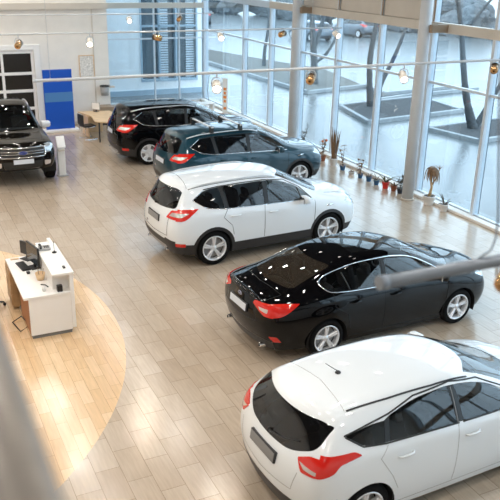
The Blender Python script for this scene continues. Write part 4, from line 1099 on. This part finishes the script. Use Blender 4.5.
hatch = place(make_hatch(M['white_paint'], 'white hatchback with a roof antenna and big red tail lights, nearest of the cars'), 4.01, 6.16, 2.4)
pick = place(make_pickup(M['brown_paint'], 'black pickup truck facing forward with a chrome grille beside the white kiosk'), 3.02, 24.0, -90); pick.scale = (1, 1, 1.05)

# ------------------------------------------------------------------ reception counter and what stands on it
t = thing('reception_counter', 'white reception counter with a raised shelf on the round pale floor', 'counter', (1.58, 11.2, 0))
def rel(*bs): return [(x0-1.58, x1-1.58, y0-11.2, y1-11.2, z0, z1) for (x0, x1, y0, y1, z0, z1) in bs]
obj('desktop', B(*rel((1.50, 2.25, 11.18, 13.02, .72, .76)), bevel=.006), M['counter'], t)
obj('end_panel', B(*rel((1.58, 2.249, 11.20, 11.24, .07, .72))), M['counter'], t)
obj('front_panel', B(*rel((2.25, 2.31, 11.19, 13.0, .10, 1.06)), bevel=.004), M['counter'], t)
obj('plinth', B(*rel((1.60, 2.24, 11.23, 13.0, .0, .07))), M['plinth'], t)
obj('raised_shelf', B(*rel((1.97, 2.32, 11.17, 12.60, 1.06, 1.10)), bevel=.006), M['counter'], t)
obj('shelf_support', B(*rel((2.0, 2.03, 11.36, 12.58, .76, 1.06), (2.03, 2.25, 11.36, 11.39, .76, 1.06))), M['counter'], t)
obj('side_lining', B(*rel((1.575, 1.60, 11.24, 12.10, .07, .72), (2.15, 2.18, 11.26, 12.9, .07, .72))), M['counter_in'], t)
dc = obj('drawer_unit', B(*rel((1.50, 1.98, 12.45, 13.0, .05, .72))), M['wood_dark'], t)
for k in range(3):
    dr = obj('drawer', B(*rel((1.482, 1.50, 12.47, 12.98, .08+.215*k, .27+.215*k)), bevel=.004), M['wood_dark'], dc)
def monitor(x, y, rz, w, h, label, base_z=.76):
    t = thing('monitor', label, 'monitor', (x, y, base_z), rz)
    obj('screen', B((-.02, .015, -w/2, w/2, .09, .09+h), bevel=.006), M['black'], t)
    obj('display', B((-.0225, -.0195, -w/2+.012, w/2-.012, .102, .078+h)), M['screen_on'], t)
    obj('back_cover', B((.015, .04, -w/2+.06, w/2-.06, .13, .05+h), bevel=.008), M['screen'], t)
    obj('stand', B((-.0, .03, -.025, .025, .012, .2), (-.08, .10, -.11, .11, .0, .012), bevel=.004), M['black_plastic'], t)
monitor(1.90, 12.42, radians(12), .50, .34, 'wide black monitor on the reception desk behind the keyboard')
monitor(1.86, 12.86, radians(30), .30, .24, 'smaller black screen at the far end of the reception desk')
t = thing('keyboard', 'black keyboard lying in front of the wide monitor', 'keyboard', (1.73, 12.52, .761), radians(8))
obj('case', B((-.075, .075, -.21, .21, 0, .018), bevel=.005), M['black_plastic'], t)
obj('keys', B(*[(-.062+.026*i, -.040+.026*i, -.197+.0265*j, -.174+.0265*j, .018, .026) for i in range(5) for j in range(15)]), M['black'], t)
tag(obj('computer_mouse', B((1.73, 1.79, 12.15, 12.25, .761, .79), bevel=.014), M['black'], smooth=True), 'black computer mouse at the near end of the keyboard', 'mouse')
t = thing('desk_phone', 'grey and black desk phone on the raised shelf', 'telephone', (2.09, 12.36, 1.101), radians(-5))
obj('base', B((-.10, .10, -.10, .10, 0, .035), bevel=.01), M['grey'], t)
bm = bmesh.new(); tube(bm, [(-.07, -.10, .05), (-.06, -.06, .065), (-.06, .06, .065), (-.07, .10, .05)], [.022, .015, .015, .022], 8); obj('handset', bm, M['black'], t)
obj('keypad', B(*[(-.01+.03*i, .012+.03*i, -.05+.03*j, -.028+.03*j, .035, .040) for i in range(3) for j in range(4)]), M['black'], t)
t = thing('pen_stand', 'thin pen upright on a round black base', 'pen stand', (2.21, 12.12, 1.101))
bm = bmesh.new(); lathe(bm, [(.04, 0), (.04, .012), (.014, .022), (.008, .04)], 20); obj('base', bm, M['black'], t)
bm = bmesh.new(); tube(bm, [(0, 0, .03), (.005, .02, .20)], .005, 6); obj('pen', bm, M['black_plastic'], t)
tag(obj('card_reader', B((2.19, 2.23, 11.35, 11.44, 1.101, 1.125), bevel=.006), M['black']), 'small black card reader near the front of the raised shelf', 'card reader')
tag(obj('paper_stack', B((2.03, 2.27, 12.66, 12.92, .762, 1.02), bevel=.004), M['white']), 'white box with papers behind the raised shelf', 'box')
def cup(x, y, m, r, h, label, z=.761):
    bm = bmesh.new(); lathe(bm, [(r*.85, 0), (r, h), (r*.86, h), (r*.72, .01)], 20); return tag(obj('cup', bm, m, loc=(x, y, z)), label, 'cup')
tag(obj('pen_holder', B((1.98-1.98, .085, 0, .085, 0, .10), bevel=.004), M['black'], loc=(2.05, 11.22, .761)), 'square black pen holder at the corner of the desk', 'pen holder')
cup(1.86, 11.36, M['white_pot'], .032, .085, 'white paper cup beside the square black pen holder')
t = thing('wire_basket', 'round beige basket of stationery under the raised shelf', 'basket', (1.90, 11.85, .761))
bm = bmesh.new(); lathe(bm, [(.06, 0), (.085, .12), (.080, .12), (.055, .01)], 20); obj('bowl', bm, M['wood'], t)
bm = bmesh.new()
for a_ in (0, 2, 4): tube(bm, [(0.02*cos(a_), .02*sin(a_), .02), (.06*cos(a_), .06*sin(a_), .19)], .006, 6)
obj('pencils', bm, M['beige_dark'], t)
bm = bmesh.new(); tube(bm, [(1.86, 11.62, .768), (1.92, 11.56, .775), (1.95, 11.48, .768)], .010, 6)
tag(obj('stapler', bm, M['black']), 'small black stapler on the desk beside the paper cup', 'stapler')
tag(obj('note_card', B((1.58, 1.72, 12.90, 12.95, .761, .775)), M['wood']), 'small orange wooden card holder on the far left of the desk', 'card holder')
t = thing('computer_tower', 'black computer tower under the reception desk', 'computer', (1.80, 12.2, .071))
obj('case', B((-.16, .05, -.20, .20, 0, .42), bevel=.008), M['black'], t); obj('front_panel', B((-.17, -.16, -.08, .08, .05, .38)), M['black_plastic'], t)
t = thing('footrest', 'black footrest frame on the floor by the reception desk', 'footrest', (1.50, 11.75, 0), radians(10))
bm = bmesh.new(); tube(bm, [(-.08, -.2, .02), (.08, -.2, .09), (.08, .2, .09), (-.08, .2, .02)], .01, 6, closed=True); obj('frame', bm, M['black'], t)
t = thing('office_chair', 'black swivel chair at the left edge beside the reception desk', 'chair', (1.10, 12.75, 0), radians(-10))
bm = bmesh.new(); soft_box(bm, -.24, .24, -.24, .24, .42, .52, .04); obj('seat', bm, M['black'], t, True)
bm = bmesh.new(); soft_box(bm, -.30, -.22, -.22, .22, .58, 1.02, .03); box(bm, -.28, -.25, -.03, .03, .40, .62); obj('backrest', bm, M['black'], t, True)
bm = bmesh.new(); tube(bm, [(0, 0, .08), (0, 0, .43)], .025, 10); obj('post', bm, M['chrome'], t)
for k in range(5):
    a_ = 2*pi*k/5; bm = bmesh.new(); tube(bm, [(0, 0, .10), (.28*cos(a_), .28*sin(a_), .07)], [.025, .014], 8); g_ = obj('leg', bm, M['black_plastic'], t)
    bm = bmesh.new(); lathe(bm, [(.027, -.02), (.027, .02)], 14, Matrix.Translation((.28*cos(a_), .28*sin(a_), .030)) @ Matrix.Rotation(pi/2, 4, 'X')); obj('caster', bm, M['black'], g_)

# ------------------------------------------------------------------ the corner with the banner, kiosk, desk
t = thing('blue_banner', 'tall blue display banner with a paler stripe on a white base', 'banner', (5.42, 26.55, 0))
obj('board', B((-.50, .50, .0, .06, .08, 2.15), bevel=.006), M['blue'], t)
obj('stripe', B((-.48, .50, -.006, .0, 1.04, 1.37)), M['blue_pale'], t)
obj('base', B((-.60, .62, -.28, .22, .0, .08), bevel=.01), M['white'], t)
t = thing('info_kiosk', 'slim white information stand beside the black pickup', 'stand', (4.19, 20.78, 0))
obj('column', B((-.10, .10, -.07, .07, .03, .80), bevel=.01), M['white'], t)
obj('foot', B((-.14, .15, -.13, .13, 0, .03), bevel=.006), M['grey'], t)
obj('head', B((-.11, .12, -.035, .035, -.17, .17), bevel=.012), M['white'], t)
t.children[-1].location = (0, -.02, .97); t.children[-1].rotation_euler = (radians(-28), 0, 0)
obj('shelf', B((-.09, .09, -.16, -.06, .74, .78), bevel=.006), M['beige'], t)
t = thing('office_desk', 'light wooden desk against the white wall behind the black SUV', 'desk', (6.5, 25.2, 0))
bm = bmesh.new()
o_ = [(-.55, .95), (.55, .75), (.62, -.2), (.35, -1.0), (-.1, -1.15), (-.42, -.9), (-.30, .0)]
lo = [bm.verts.new((x, y, .70)) for x, y in o_]; hi = [bm.verts.new((x, y, .74)) for x, y in o_]
for i in range(7): bm.faces.new((lo[i], lo[(i+1) % 7], hi[(i+1) % 7], hi[i]))
bm.faces.new(hi); bm.faces.new(lo[::-1]); bmesh.ops.recalc_face_normals(bm, faces=bm.faces)
obj('desktop', bm, M['wood'], t)
obj('modesty_panel', B((-.42, -.38, .02, .88, .0, .70), (-.38, .3, .84, .88, .0, .70)), M['wood'], t)
for (x, y) in ((.28, -.85), (-.25, -.80), (.50, .6)):
    bm = bmesh.new(); tube(bm, [(x, y, 0), (x, y, .70)], .025, 10); obj('leg', bm, M['black_plastic'], t)
t = thing('visitor_chair', 'black cantilever chair in front of the light wooden desk', 'chair', (6.02, 25.05, 0), radians(12))
bm = bmesh.new()
for s_ in (-1, 1): tube(bm, [(.22, s_*.22, .012), (-.22, s_*.22, .012), (-.20, s_*.22, .42), (.16, s_*.22, .44)], .012, 8)
tube(bm, [(.22, -.22, .012), (.22, .22, .012)], .012, 8); obj('frame', bm, M['chrome'], t)
bm = bmesh.new(); soft_box(bm, -.22, .22, -.21, .21, .43, .48, .02); obj('seat', bm, M['black'], t, True)
bm = bmesh.new(); soft_box(bm, -.27, -.23, -.21, .21, .50, .86, .018); obj('backrest', bm, M['black'], t, True)
t = thing('visitor_chair', 'black chair half hidden between the wooden desk and the black SUV', 'chair', (6.85, 24.25, 0), radians(100))
bm = bmesh.new()
for s_ in (-1, 1): tube(bm, [(.22, s_*.22, .012), (-.22, s_*.22, .012), (-.20, s_*.22, .42), (.16, s_*.22, .44)], .012, 8)
tube(bm, [(.22, -.22, .012), (.22, .22, .012)], .012, 8); obj('frame', bm, M['chrome'], t)
bm = bmesh.new(); soft_box(bm, -.22, .22, -.21, .21, .43, .48, .02); obj('seat', bm, M['black'], t, True)
bm = bmesh.new(); soft_box(bm, -.27, -.23, -.21, .21, .50, .66, .018); obj('backrest', bm, M['black'], t, True)
t = thing('desk_screen', 'small grey and white screen standing on the light wooden desk', 'monitor', (6.55, 25.9, .742), radians(-50))
obj('screen', B((-.17, .17, -.012, .012, .07, .32), bevel=.006), M['grey'], t); obj('display', B((-.155, .155, -.015, -.0125, .085, .305)), M['white'], t)
obj('stand', B((-.02, .02, .0, .02, .01, .12), (-.09, .09, -.06, .06, 0, .01)), M['black'], t)
t = thing('low_cabinet', 'low dark brown cabinet against the wall behind the wooden desk', 'cabinet', (7.18, 27.25, 0))
obj('body', B((-.32, .34, -.2, .33, .06, .66), bevel=.01), M['beige_dark'], t); obj('plinth', B((-.30, .32, -.18, .31, 0, .06)), M['black'], t)
for s_ in (-1, 1): obj('door', B((.01+s_*.16-.15, .01+s_*.16+.15, -.215, -.201, .09, .63), bevel=.004), M['beige_dark'], t)
t = thing('wall_bin', 'grey wall-mounted basket with a dark rim on the white wall', 'basket', (7.30, 27.42, 1.03))
bm = bmesh.new(); lathe(bm, [(.14, 0), (.16, .33), (.145, .33), (.12, .02)], 24); obj('shell', bm, M['grey'], t)
bm = bmesh.new(); tube(bm, [(.157*cos(2*pi*k/24), .157*sin(2*pi*k/24), .335) for k in range(24)], .022, 6, closed=True); obj('rim', bm, M['black'], t)
obj('bracket', B((-.03, .03, .13, .177, .1, .28)), M['grey'], t)
t = thing('security_camera', 'small camera on an arm beside the grey wall basket', 'camera', (7.50, 27.35, 1.35))
bm = bmesh.new(); tube(bm, [(0, .24, .04), (0, .05, .04), (0, 0, .0)], .012, 6); obj('arm', bm, M['grey'], t)
obj('body', B((-.03, .16, -.035, .035, -.05, .02), bevel=.01), M['beige'], t)
def frame(x, z, w, h, label):
    t = thing('picture_frame', label, 'picture', (x, YL-.012, z))
    obj('print', B((-w/2+.03, w/2-.03, -.006, .008, .03, h-.03)), M['picture'], t)
    obj('moulding', B((-w/2, w/2, -.02, .008, 0, .03), (-w/2, w/2, -.02, .008, h-.03, h), (-w/2, -w/2+.03, -.02, .008, .03, h-.03), (w/2-.03, w/2, -.02, .008, .03, h-.03)), M['wood'], t)
frame(6.72, 1.66, .56, .82, 'framed print with a thin wooden moulding on the white wall')
t = thing('standing_banner', 'narrow white banner with orange print standing by the window wall', 'banner', (12.12, 27.3, 0), radians(-64))
obj('panel', B((-.13, .13, -.006, .006, .03, 1.45)), M['white'], t); obj('base', B((-.2, .2, -.1, .1, 0, .03), bevel=.005), M['grey'], t)
bm = bmesh.new()
for k, (a_, w_) in enumerate(((.98, .07), (.82, .05), (.66, .08), (.50, .06), (.22, .07))): box(bm, -w_, w_, -.010, -.0062, a_, a_+.10)
obj('print', bm, M['orange'], t)
bm = bmesh.new(); tube(bm, [(11.75, 27.9, .0), (11.62, 27.9, .9), (11.70, 27.9, 1.6), (11.80, 27.9, 1.75)], .010, 6)
tag(obj('flag_pole', bm, M['alu_dark']), 'thin dark bent pole standing left of the white banner', 'pole')
bm = bmesh.new(); lathe(bm, [(.05, 0), (.045, .16), (.02, .20), (.018, .24)], 14)
o = tag(obj('orange_bottle', bm, M['orange'], loc=(9.4, 26.2, .742)), 'small orange bottle standing on the long low shelf behind the black SUV', 'bottle')
t = thing('long_shelf', 'long low white shelf behind the roof of the black SUV', 'shelf', (9.6, 26.3, 0))
obj('top', B((-1.0, 1.6, -.22, .22, .70, .74), bevel=.005), M['white'], t)
for x in (-.95, .3, 1.5): obj('panel', B((x, x+.04, -.2, .2, 0, .70)), M['white'], t)

# ------------------------------------------------------------------ lamps on tracks
def ray_lamp(x, y, z): return x, y, z
def track(x0, x1, y, z, r, label, m, endcap=False):
    t = thing('lighting_track', label, 'lighting track', (x0, y, z))
    bm = bmesh.new(); tube(bm, [(0, 0, 0), (x1-x0, 0, 0)], r, 16); obj('rail', bm, m, t)
    bm = bmesh.new(); lathe(bm, [(r*1.12, -.004), (r*1.12, .03)], 16, Matrix.Rotation(radians(90), 4, 'Y')); obj('end_cap', bm, m, t)
    n = int((x1-x0)//2.4)
    for k in range(n+1):
        bm = bmesh.new(); xx = (.15 if not endcap else 1.6)+k*((x1-x0-(.3 if not endcap else 1.8))/max(1, n)); tube(bm, [(xx, 0, r), (xx, 0, CEIL-z-.004)], .0016, 5); obj('suspension_wire', bm, M['rail'], t)
track(1.48, 8.0, 1.97, 4.80, .024, 'grey lighting track closest to the camera, crossing in front of the black sedan', M['tube_grey'], True)
track(1.2, 9.6, 6.93, 4.80, .014, 'white lighting track crossing the middle of the window wall', M['rail'])
track(1.3, 7.15, 11.22, 4.80, .013, 'white lighting track, the middle one of the three above the back windows', M['rail'])
track(1.6, 6.3, 14.8, 4.80, .012, 'white lighting track farthest from the camera, nearest the ceiling beam', M['rail'])
def spot(x, y, z, d, lit, label, s=1.0, m='bronze', zr=4.8):
    """(x,y,z) centre of the head, d = aim"""
    t = thing('spotlight', label, 'spotlight', (x, y, z)); d = Vector(d).normalized()
    q = d.to_track_quat('Z', 'Y').to_matrix().to_4x4()
    bm = bmesh.new(); lathe(bm, [(.012*s, -.075*s), (.040*s, -.070*s), (.045*s, -.060*s), (.045*s, .060*s), (.040*s, .060*s), (.038*s, .045*s)], 24, q, cap=False); obj('housing', bm, M['lamp_white'] if lit else M[m], t)
    bm = bmesh.new(); lathe(bm, [(.001, .046*s), (.038*s, .046*s)], 24, q, cap=False); obj('lens', bm, M['lamp_on'] if lit else M['black'], t)
    bm = bmesh.new(); lathe(bm, [(.047*s, .040*s), (.049*s, .064*s), (.040*s, .064*s)], 24, q, cap=False); obj('bezel', bm, M['lamp_white'] if lit else M['black'], t)
    bm = bmesh.new(); up = Vector((0, 0, 1)); yv = d.cross(up).normalized()
    tube(bm, [yv*.050*s, yv*.052*s+up*.05*s, yv*.03*s+up*.085*s, -yv*.03*s+up*.085*s, -yv*.052*s+up*.05*s, -yv*.05*s], .006*s, 6)
    tube(bm, [up*.085*s, Vector((0, 0, zr-z-.012))], .008, 6); obj('yoke', bm, M['rail'], t)
    if lit:
        l = bpy.data.lights.new('spotlight_light', 'SPOT'); l.energy = 60; l.spot_size = radians(50); l.spot_blend = .6; l.color = (1, .86, .68); l.shadow_soft_size = .03
        o = bpy.data.objects.new('spotlight_light', l); COL.objects.link(o); o.parent = t
        o.matrix_local = Matrix.Translation(d*.075*s) @ (-d).to_track_quat('Z', 'Y').to_matrix().to_4x4()
    return t
def at(px, py, y):   # helper positions are measured on the plane of each track
    pass
SPOTS = [ # x, y, z, aim, lit, label
 (2.985, 6.93, 4.665, (-.35, -.9, -.35), True, 'lit spotlight shining toward the camera left of the column behind the teal SUV'),
 (4.07, 6.93, 4.69, (.75, .9, .25), False, 'bronze spotlight on the middle of the window wall track'),
 (5.27, 6.93, 4.66, (-.35, -.85, -.45), True, 'lit white spotlight right in front of the round column'),
 (6.60, 6.93, 4.70, (.5, .5, .25), False, 'bronze spotlight at the far right end of the window wall track'),
 (1.78, 11.22, 4.66, (.4, .8, .3), False, 'bronze spotlight above the dark pickup at the far left'),
 (2.80, 11.22, 4.66, (-.3, -.9, -.4), True, 'lit spotlight in front of the white wall above the framed print'),
 (3.84, 11.22, 4.71, (-.5, .7, .1), False, 'bronze spotlight in front of the louvred windows, lower of the two'),
 (4.90, 11.22, 4.70, (-.2, -.9, -.4), True, 'lit spotlight above the slim tree and the strip of dead grass'),
 (6.00, 11.22, 4.72, (.8, .5, .1), False, 'bronze spotlight beside the column behind the teal SUV'),
 (7.05, 11.22, 4.69, (.1, -.9, -.4), True, 'lit spotlight at the right end of the middle track'),
 (4.50, 14.8, 4.69, (-.2, -.9, -.4), True, 'small lit spotlight left of the louvred windows on the farthest track'),
 (5.55, 14.8, 4.70, (.6, .6, .2), False, 'small bronze spotlight on the farthest track over the louvred windows'),
]
for a_ in SPOTS: spot(*a_)
spot(2.09, 1.97, 4.715, (.8, .55, .2), False, 'blurred bronze spotlight at the right edge under the closest track', .85, zr=4.80)
bm = bmesh.new(); tube(bm, [(1.90, 1.97, CEIL-.004), (1.905, 1.97, 5.5), (1.95, 1.97, 5.24), (1.995, 1.97, 4.98), (2.0, 1.97, 4.90), (1.985, 1.97, 4.85), (1.93, 1.97, 4.826)], .004, 8)
tag(obj('power_cord', bm, M['tube_grey']), 'thin grey power cord hanging down to the closest track', 'cord')
t = thing('balcony_handrail', 'blurred steel handrail in the lower left corner', 'handrail', (.070, 0, 5.355))
bm = bmesh.new(); tube(bm, [(0, -1.6, 0), (0, 4.0, 0)], .032, 24); obj('rail', bm, M['steel'], t)
for y in (-1.4, 3.6):
    bm = bmesh.new(); tube(bm, [(0, y, -.02), (-.08, y, -.25), (-.08, y, -1.003)], .02, 12); obj('post', bm, M['steel'], t)
# ------------------------------------------------------------------ potted plants
def blade(bm, p, d, ln, w, droop, rnd, tw=0):
    w *= 1.5
    d = Vector(d).normalized(); side = d.cross(Vector((0, 0, 1)))
    side = side.normalized() if side.length > .05 else Vector((1, 0, 0)); side = Matrix.Rotation(tw, 3, d) @ side
    L_ = []; q = Vector(p)
    n = 6
    for k in range(n+1):
        u = k/n; ww = w*(1-u)**.6*(.55+.9*u if u < .5 else 1) ; 
        L_.append((bm.verts.new(q-side*ww), bm.verts.new(q+side*ww+Vector((0, 0, .004)))))
        d = (d+Vector((0, 0, -droop/n*(1+u)))).normalized(); q = q+d*ln/n
    for a, b in zip(L_, L_[1:]): bm.faces.new((a[0], a[1], b[1], b[0]))
def pot(t, r, h, m):
    bm = bmesh.new(); lathe(bm, [(r*.72, .001), (r*.98, h*.86), (r*1.06, h*.88), (r*1.06, h), (r*.93, h), (r*.90, h*.9)], 24, cap=False)
    lathe(bm, [(.001, .003), (r*.72, .003)], 24, cap=False); p = obj('pot', bm, M[m], t)
    bm = bmesh.new(); lathe(bm, [(.001, h*.9), (r*.9, h*.9)], 24, cap=False); obj('soil', bm, M['soil'], p)
def leaves(t, n, base, ln, w, lean, droop, m, rnd, k_=.02):
    bm = bmesh.new()
    for k in range(n):
        a = 2*pi*k/n+rnd.uniform(-.4, .4); L_ = rnd.uniform(*ln)*1.15; le = rnd.uniform(*lean)
        blade(bm, (base[0]+k_*cos(a), base[1]+k_*sin(a), base[2]), (cos(a)*le, sin(a)*le, 1), L_, w*rnd.uniform(.8, 1.2), droop, rnd, rnd.uniform(-.6, .6))
    return obj('leaves', bm, M[m], t)
def plant(x, y, r, h, pm, label, kind, m='leaf_brown', seed=1, **k):
    rnd = random.Random(seed); t = thing('potted_plant', label, 'potted plant', (x, y, 0)); pot(t, r, h, pm)
    z = h*.9
    if kind == 'snake': leaves(t, 16, (0, 0, z), (.55, .92), .026, (.02, .24), .02, m, rnd, .06)
    elif kind == 'spiky': leaves(t, k.get('n', 12), (0, 0, z), k.get('ln', (.22, .36)), .016, (.3, 1.6), .7, m, rnd)
    elif kind == 'twig':
        bm = bmesh.new(); tips = []
        for q in range(k.get('n', 3)):
            a = rnd.uniform(0, 6.28); hh = k.get('hh', .5)*rnd.uniform(.7, 1); pts = [Vector((0, 0, z))]
            for s_ in range(1, 5): pts.append(Vector((.22*hh*cos(a)*(s_/4)**1.4, .22*hh*sin(a)*(s_/4)**1.4, z+hh*s_/4)))
            tube(bm, pts, .006, 5); tips.append(pts)
        obj('stem', bm, M['leaf_dark'], t)
        bm = bmesh.new()
        for pts in tips:
            for p in pts[1:]:
                for q in range(3): blade(bm, p, (rnd.uniform(-1, 1), rnd.uniform(-1, 1), rnd.uniform(-.1, .7)), rnd.uniform(.09, .17), .026, .6, rnd)
        for q in range(6): a = q*1.05; blade(bm, (0, 0, z), (cos(a), sin(a), .5), .17, .022, .8, rnd)
        obj('leaves', bm, M[m], t)
        if k.get('flowers'):
            bm = bmesh.new()
            for pts in tips[:2]: bmesh.ops.create_icosphere(bm, subdivisions=1, radius=.045, matrix=Matrix.Translation(pts[-1]))
            obj('flower', bm, M['flower'], t)
    elif kind == 'dracaena':
        bm = bmesh.new(); tube(bm, [(0, 0, z), (.03, -.02, .45), (-.01, .02, .75), (.02, 0, .98)], [.045, .03, .026, .03], 10); tube(bm, [(.02, -.01, .5), (.12, -.08, .75), (.15, -.1, .95)], [.02, .015, .012], 8)
        obj('trunk', bm, M['straw'], t)
        bm = bmesh.new()
        for q in range(26):
            a = q*2.4; blade(bm, (.02, 0, .98), (cos(a)*.45, sin(a)*.45, rnd.uniform(.4, 1)), rnd.uniform(.35, .62), .022, 5.0, rnd)
        for q in range(8): a = q*.9; blade(bm, (.15, -.1, .93), (cos(a)*.6, sin(a)*.6, 1), .25, .012, 1.2, rnd)
        obj('leaves', bm, M[m], t)
    return t
plant(11.75, 20.35, .11, .20, 'dark_pot', 'tall orchid-like potted plant beside the column, behind the hood of the teal SUV', 'twig', 'leaf_dark', 2, n=4, hh=.78)
plant(12.05, 19.55, .10, .18, 'brown_pot', 'potted plant with orange flowers left of the tall snake plant', 'twig', 'leaf_brown', 5, n=4, hh=.52, flowers=True)
plant(12.08, 18.95, .13, .23, 'white_pot', 'tall snake plant in a white pot', 'snake', 'leaf_brown', 3)
plant(12.05, 18.38, .09, .15, 'blue_pot', 'thin twiggy plant in a blue pot just right of the tall snake plant', 'twig', 'leaf_brown', 9, n=2, hh=.62)
plant(12.02, 17.84, .10, .09, 'white_pot', 'tiny seedling in a low white dish between two blue pots', 'spiky', 'leaf_brown', 4, n=5, ln=(.06, .12))
plant(12.06, 17.44, .08, .14, 'blue_pot', 'upright twig plant in a blue pot right of the low white dish', 'twig', 'leaf_brown', 12, n=3, hh=.45)
plant(12.10, 17.06, .085, .14, 'blue_pot', 'small leafy plant in a blue pot, middle of the row of small pots', 'spiky', 'leaf_dark', 13, n=10, ln=(.12, .2))
plant(12.10, 16.68, .085, .14, 'blue_pot', 'drooping plant in a blue pot just left of the red pot', 'spiky', 'leaf_dark', 14, n=8, ln=(.14, .24))
plant(12.12, 16.28, .10, .19, 'red_pot', 'spiky plant in a bright red pot', 'spiky', 'leaf_green', 15, n=14, ln=(.25, .42))
plant(12.20, 16.00, .085, .16, 'brown_pot', 'small plant in a terracotta pot right of the bright red pot', 'spiky', 'leaf_brown', 16, n=12, ln=(.12, .22))
plant(12.22, 15.74, .085, .16, 'dark_pot', 'plant in a dark pot right beside the foot of the column', 'twig', 'leaf_dark', 17, n=3, hh=.34)
plant(12.34, 14.66, .17, .24, 'white_pot', 'dried dracaena with hanging leaves in a large white pot', 'dracaena', 'leaf_brown', 18)
plant(12.34, 14.05, .11, .19, 'white_pot', 'small plant of upright spikes in a white pot, rightmost of the row', 'spiky', 'leaf_dark', 19, n=7, ln=(.25, .36))

# ------------------------------------------------------------------ parked cars outside
SKIP = ('seat', 'dashboard', 'steering_wheel', 'emblem', 'roof_antenna', 'rear_wiper', 'wheel_arch_liner', 'roof_gutter_strip', 'door_handle', 'plate_frame')
for (x, y, rz, lab) in ((28.1, 69.0, 68, 'dark car parked outside, far away at the upper left'), (37.2, 54.6, 100, 'grey car parked outside behind the forked tree'), (31.6, 52.8, 95, 'grey car parked outside behind the thick tree')):
    c_ = copy_tree(hatch, None, {M['white_paint']: M['grey_paint']}, SKIP); c_.name = 'parked_car'; c_['label'] = lab
    c_.location = (x, y, -.12); c_.rotation_euler = (0, 0, radians(rz))
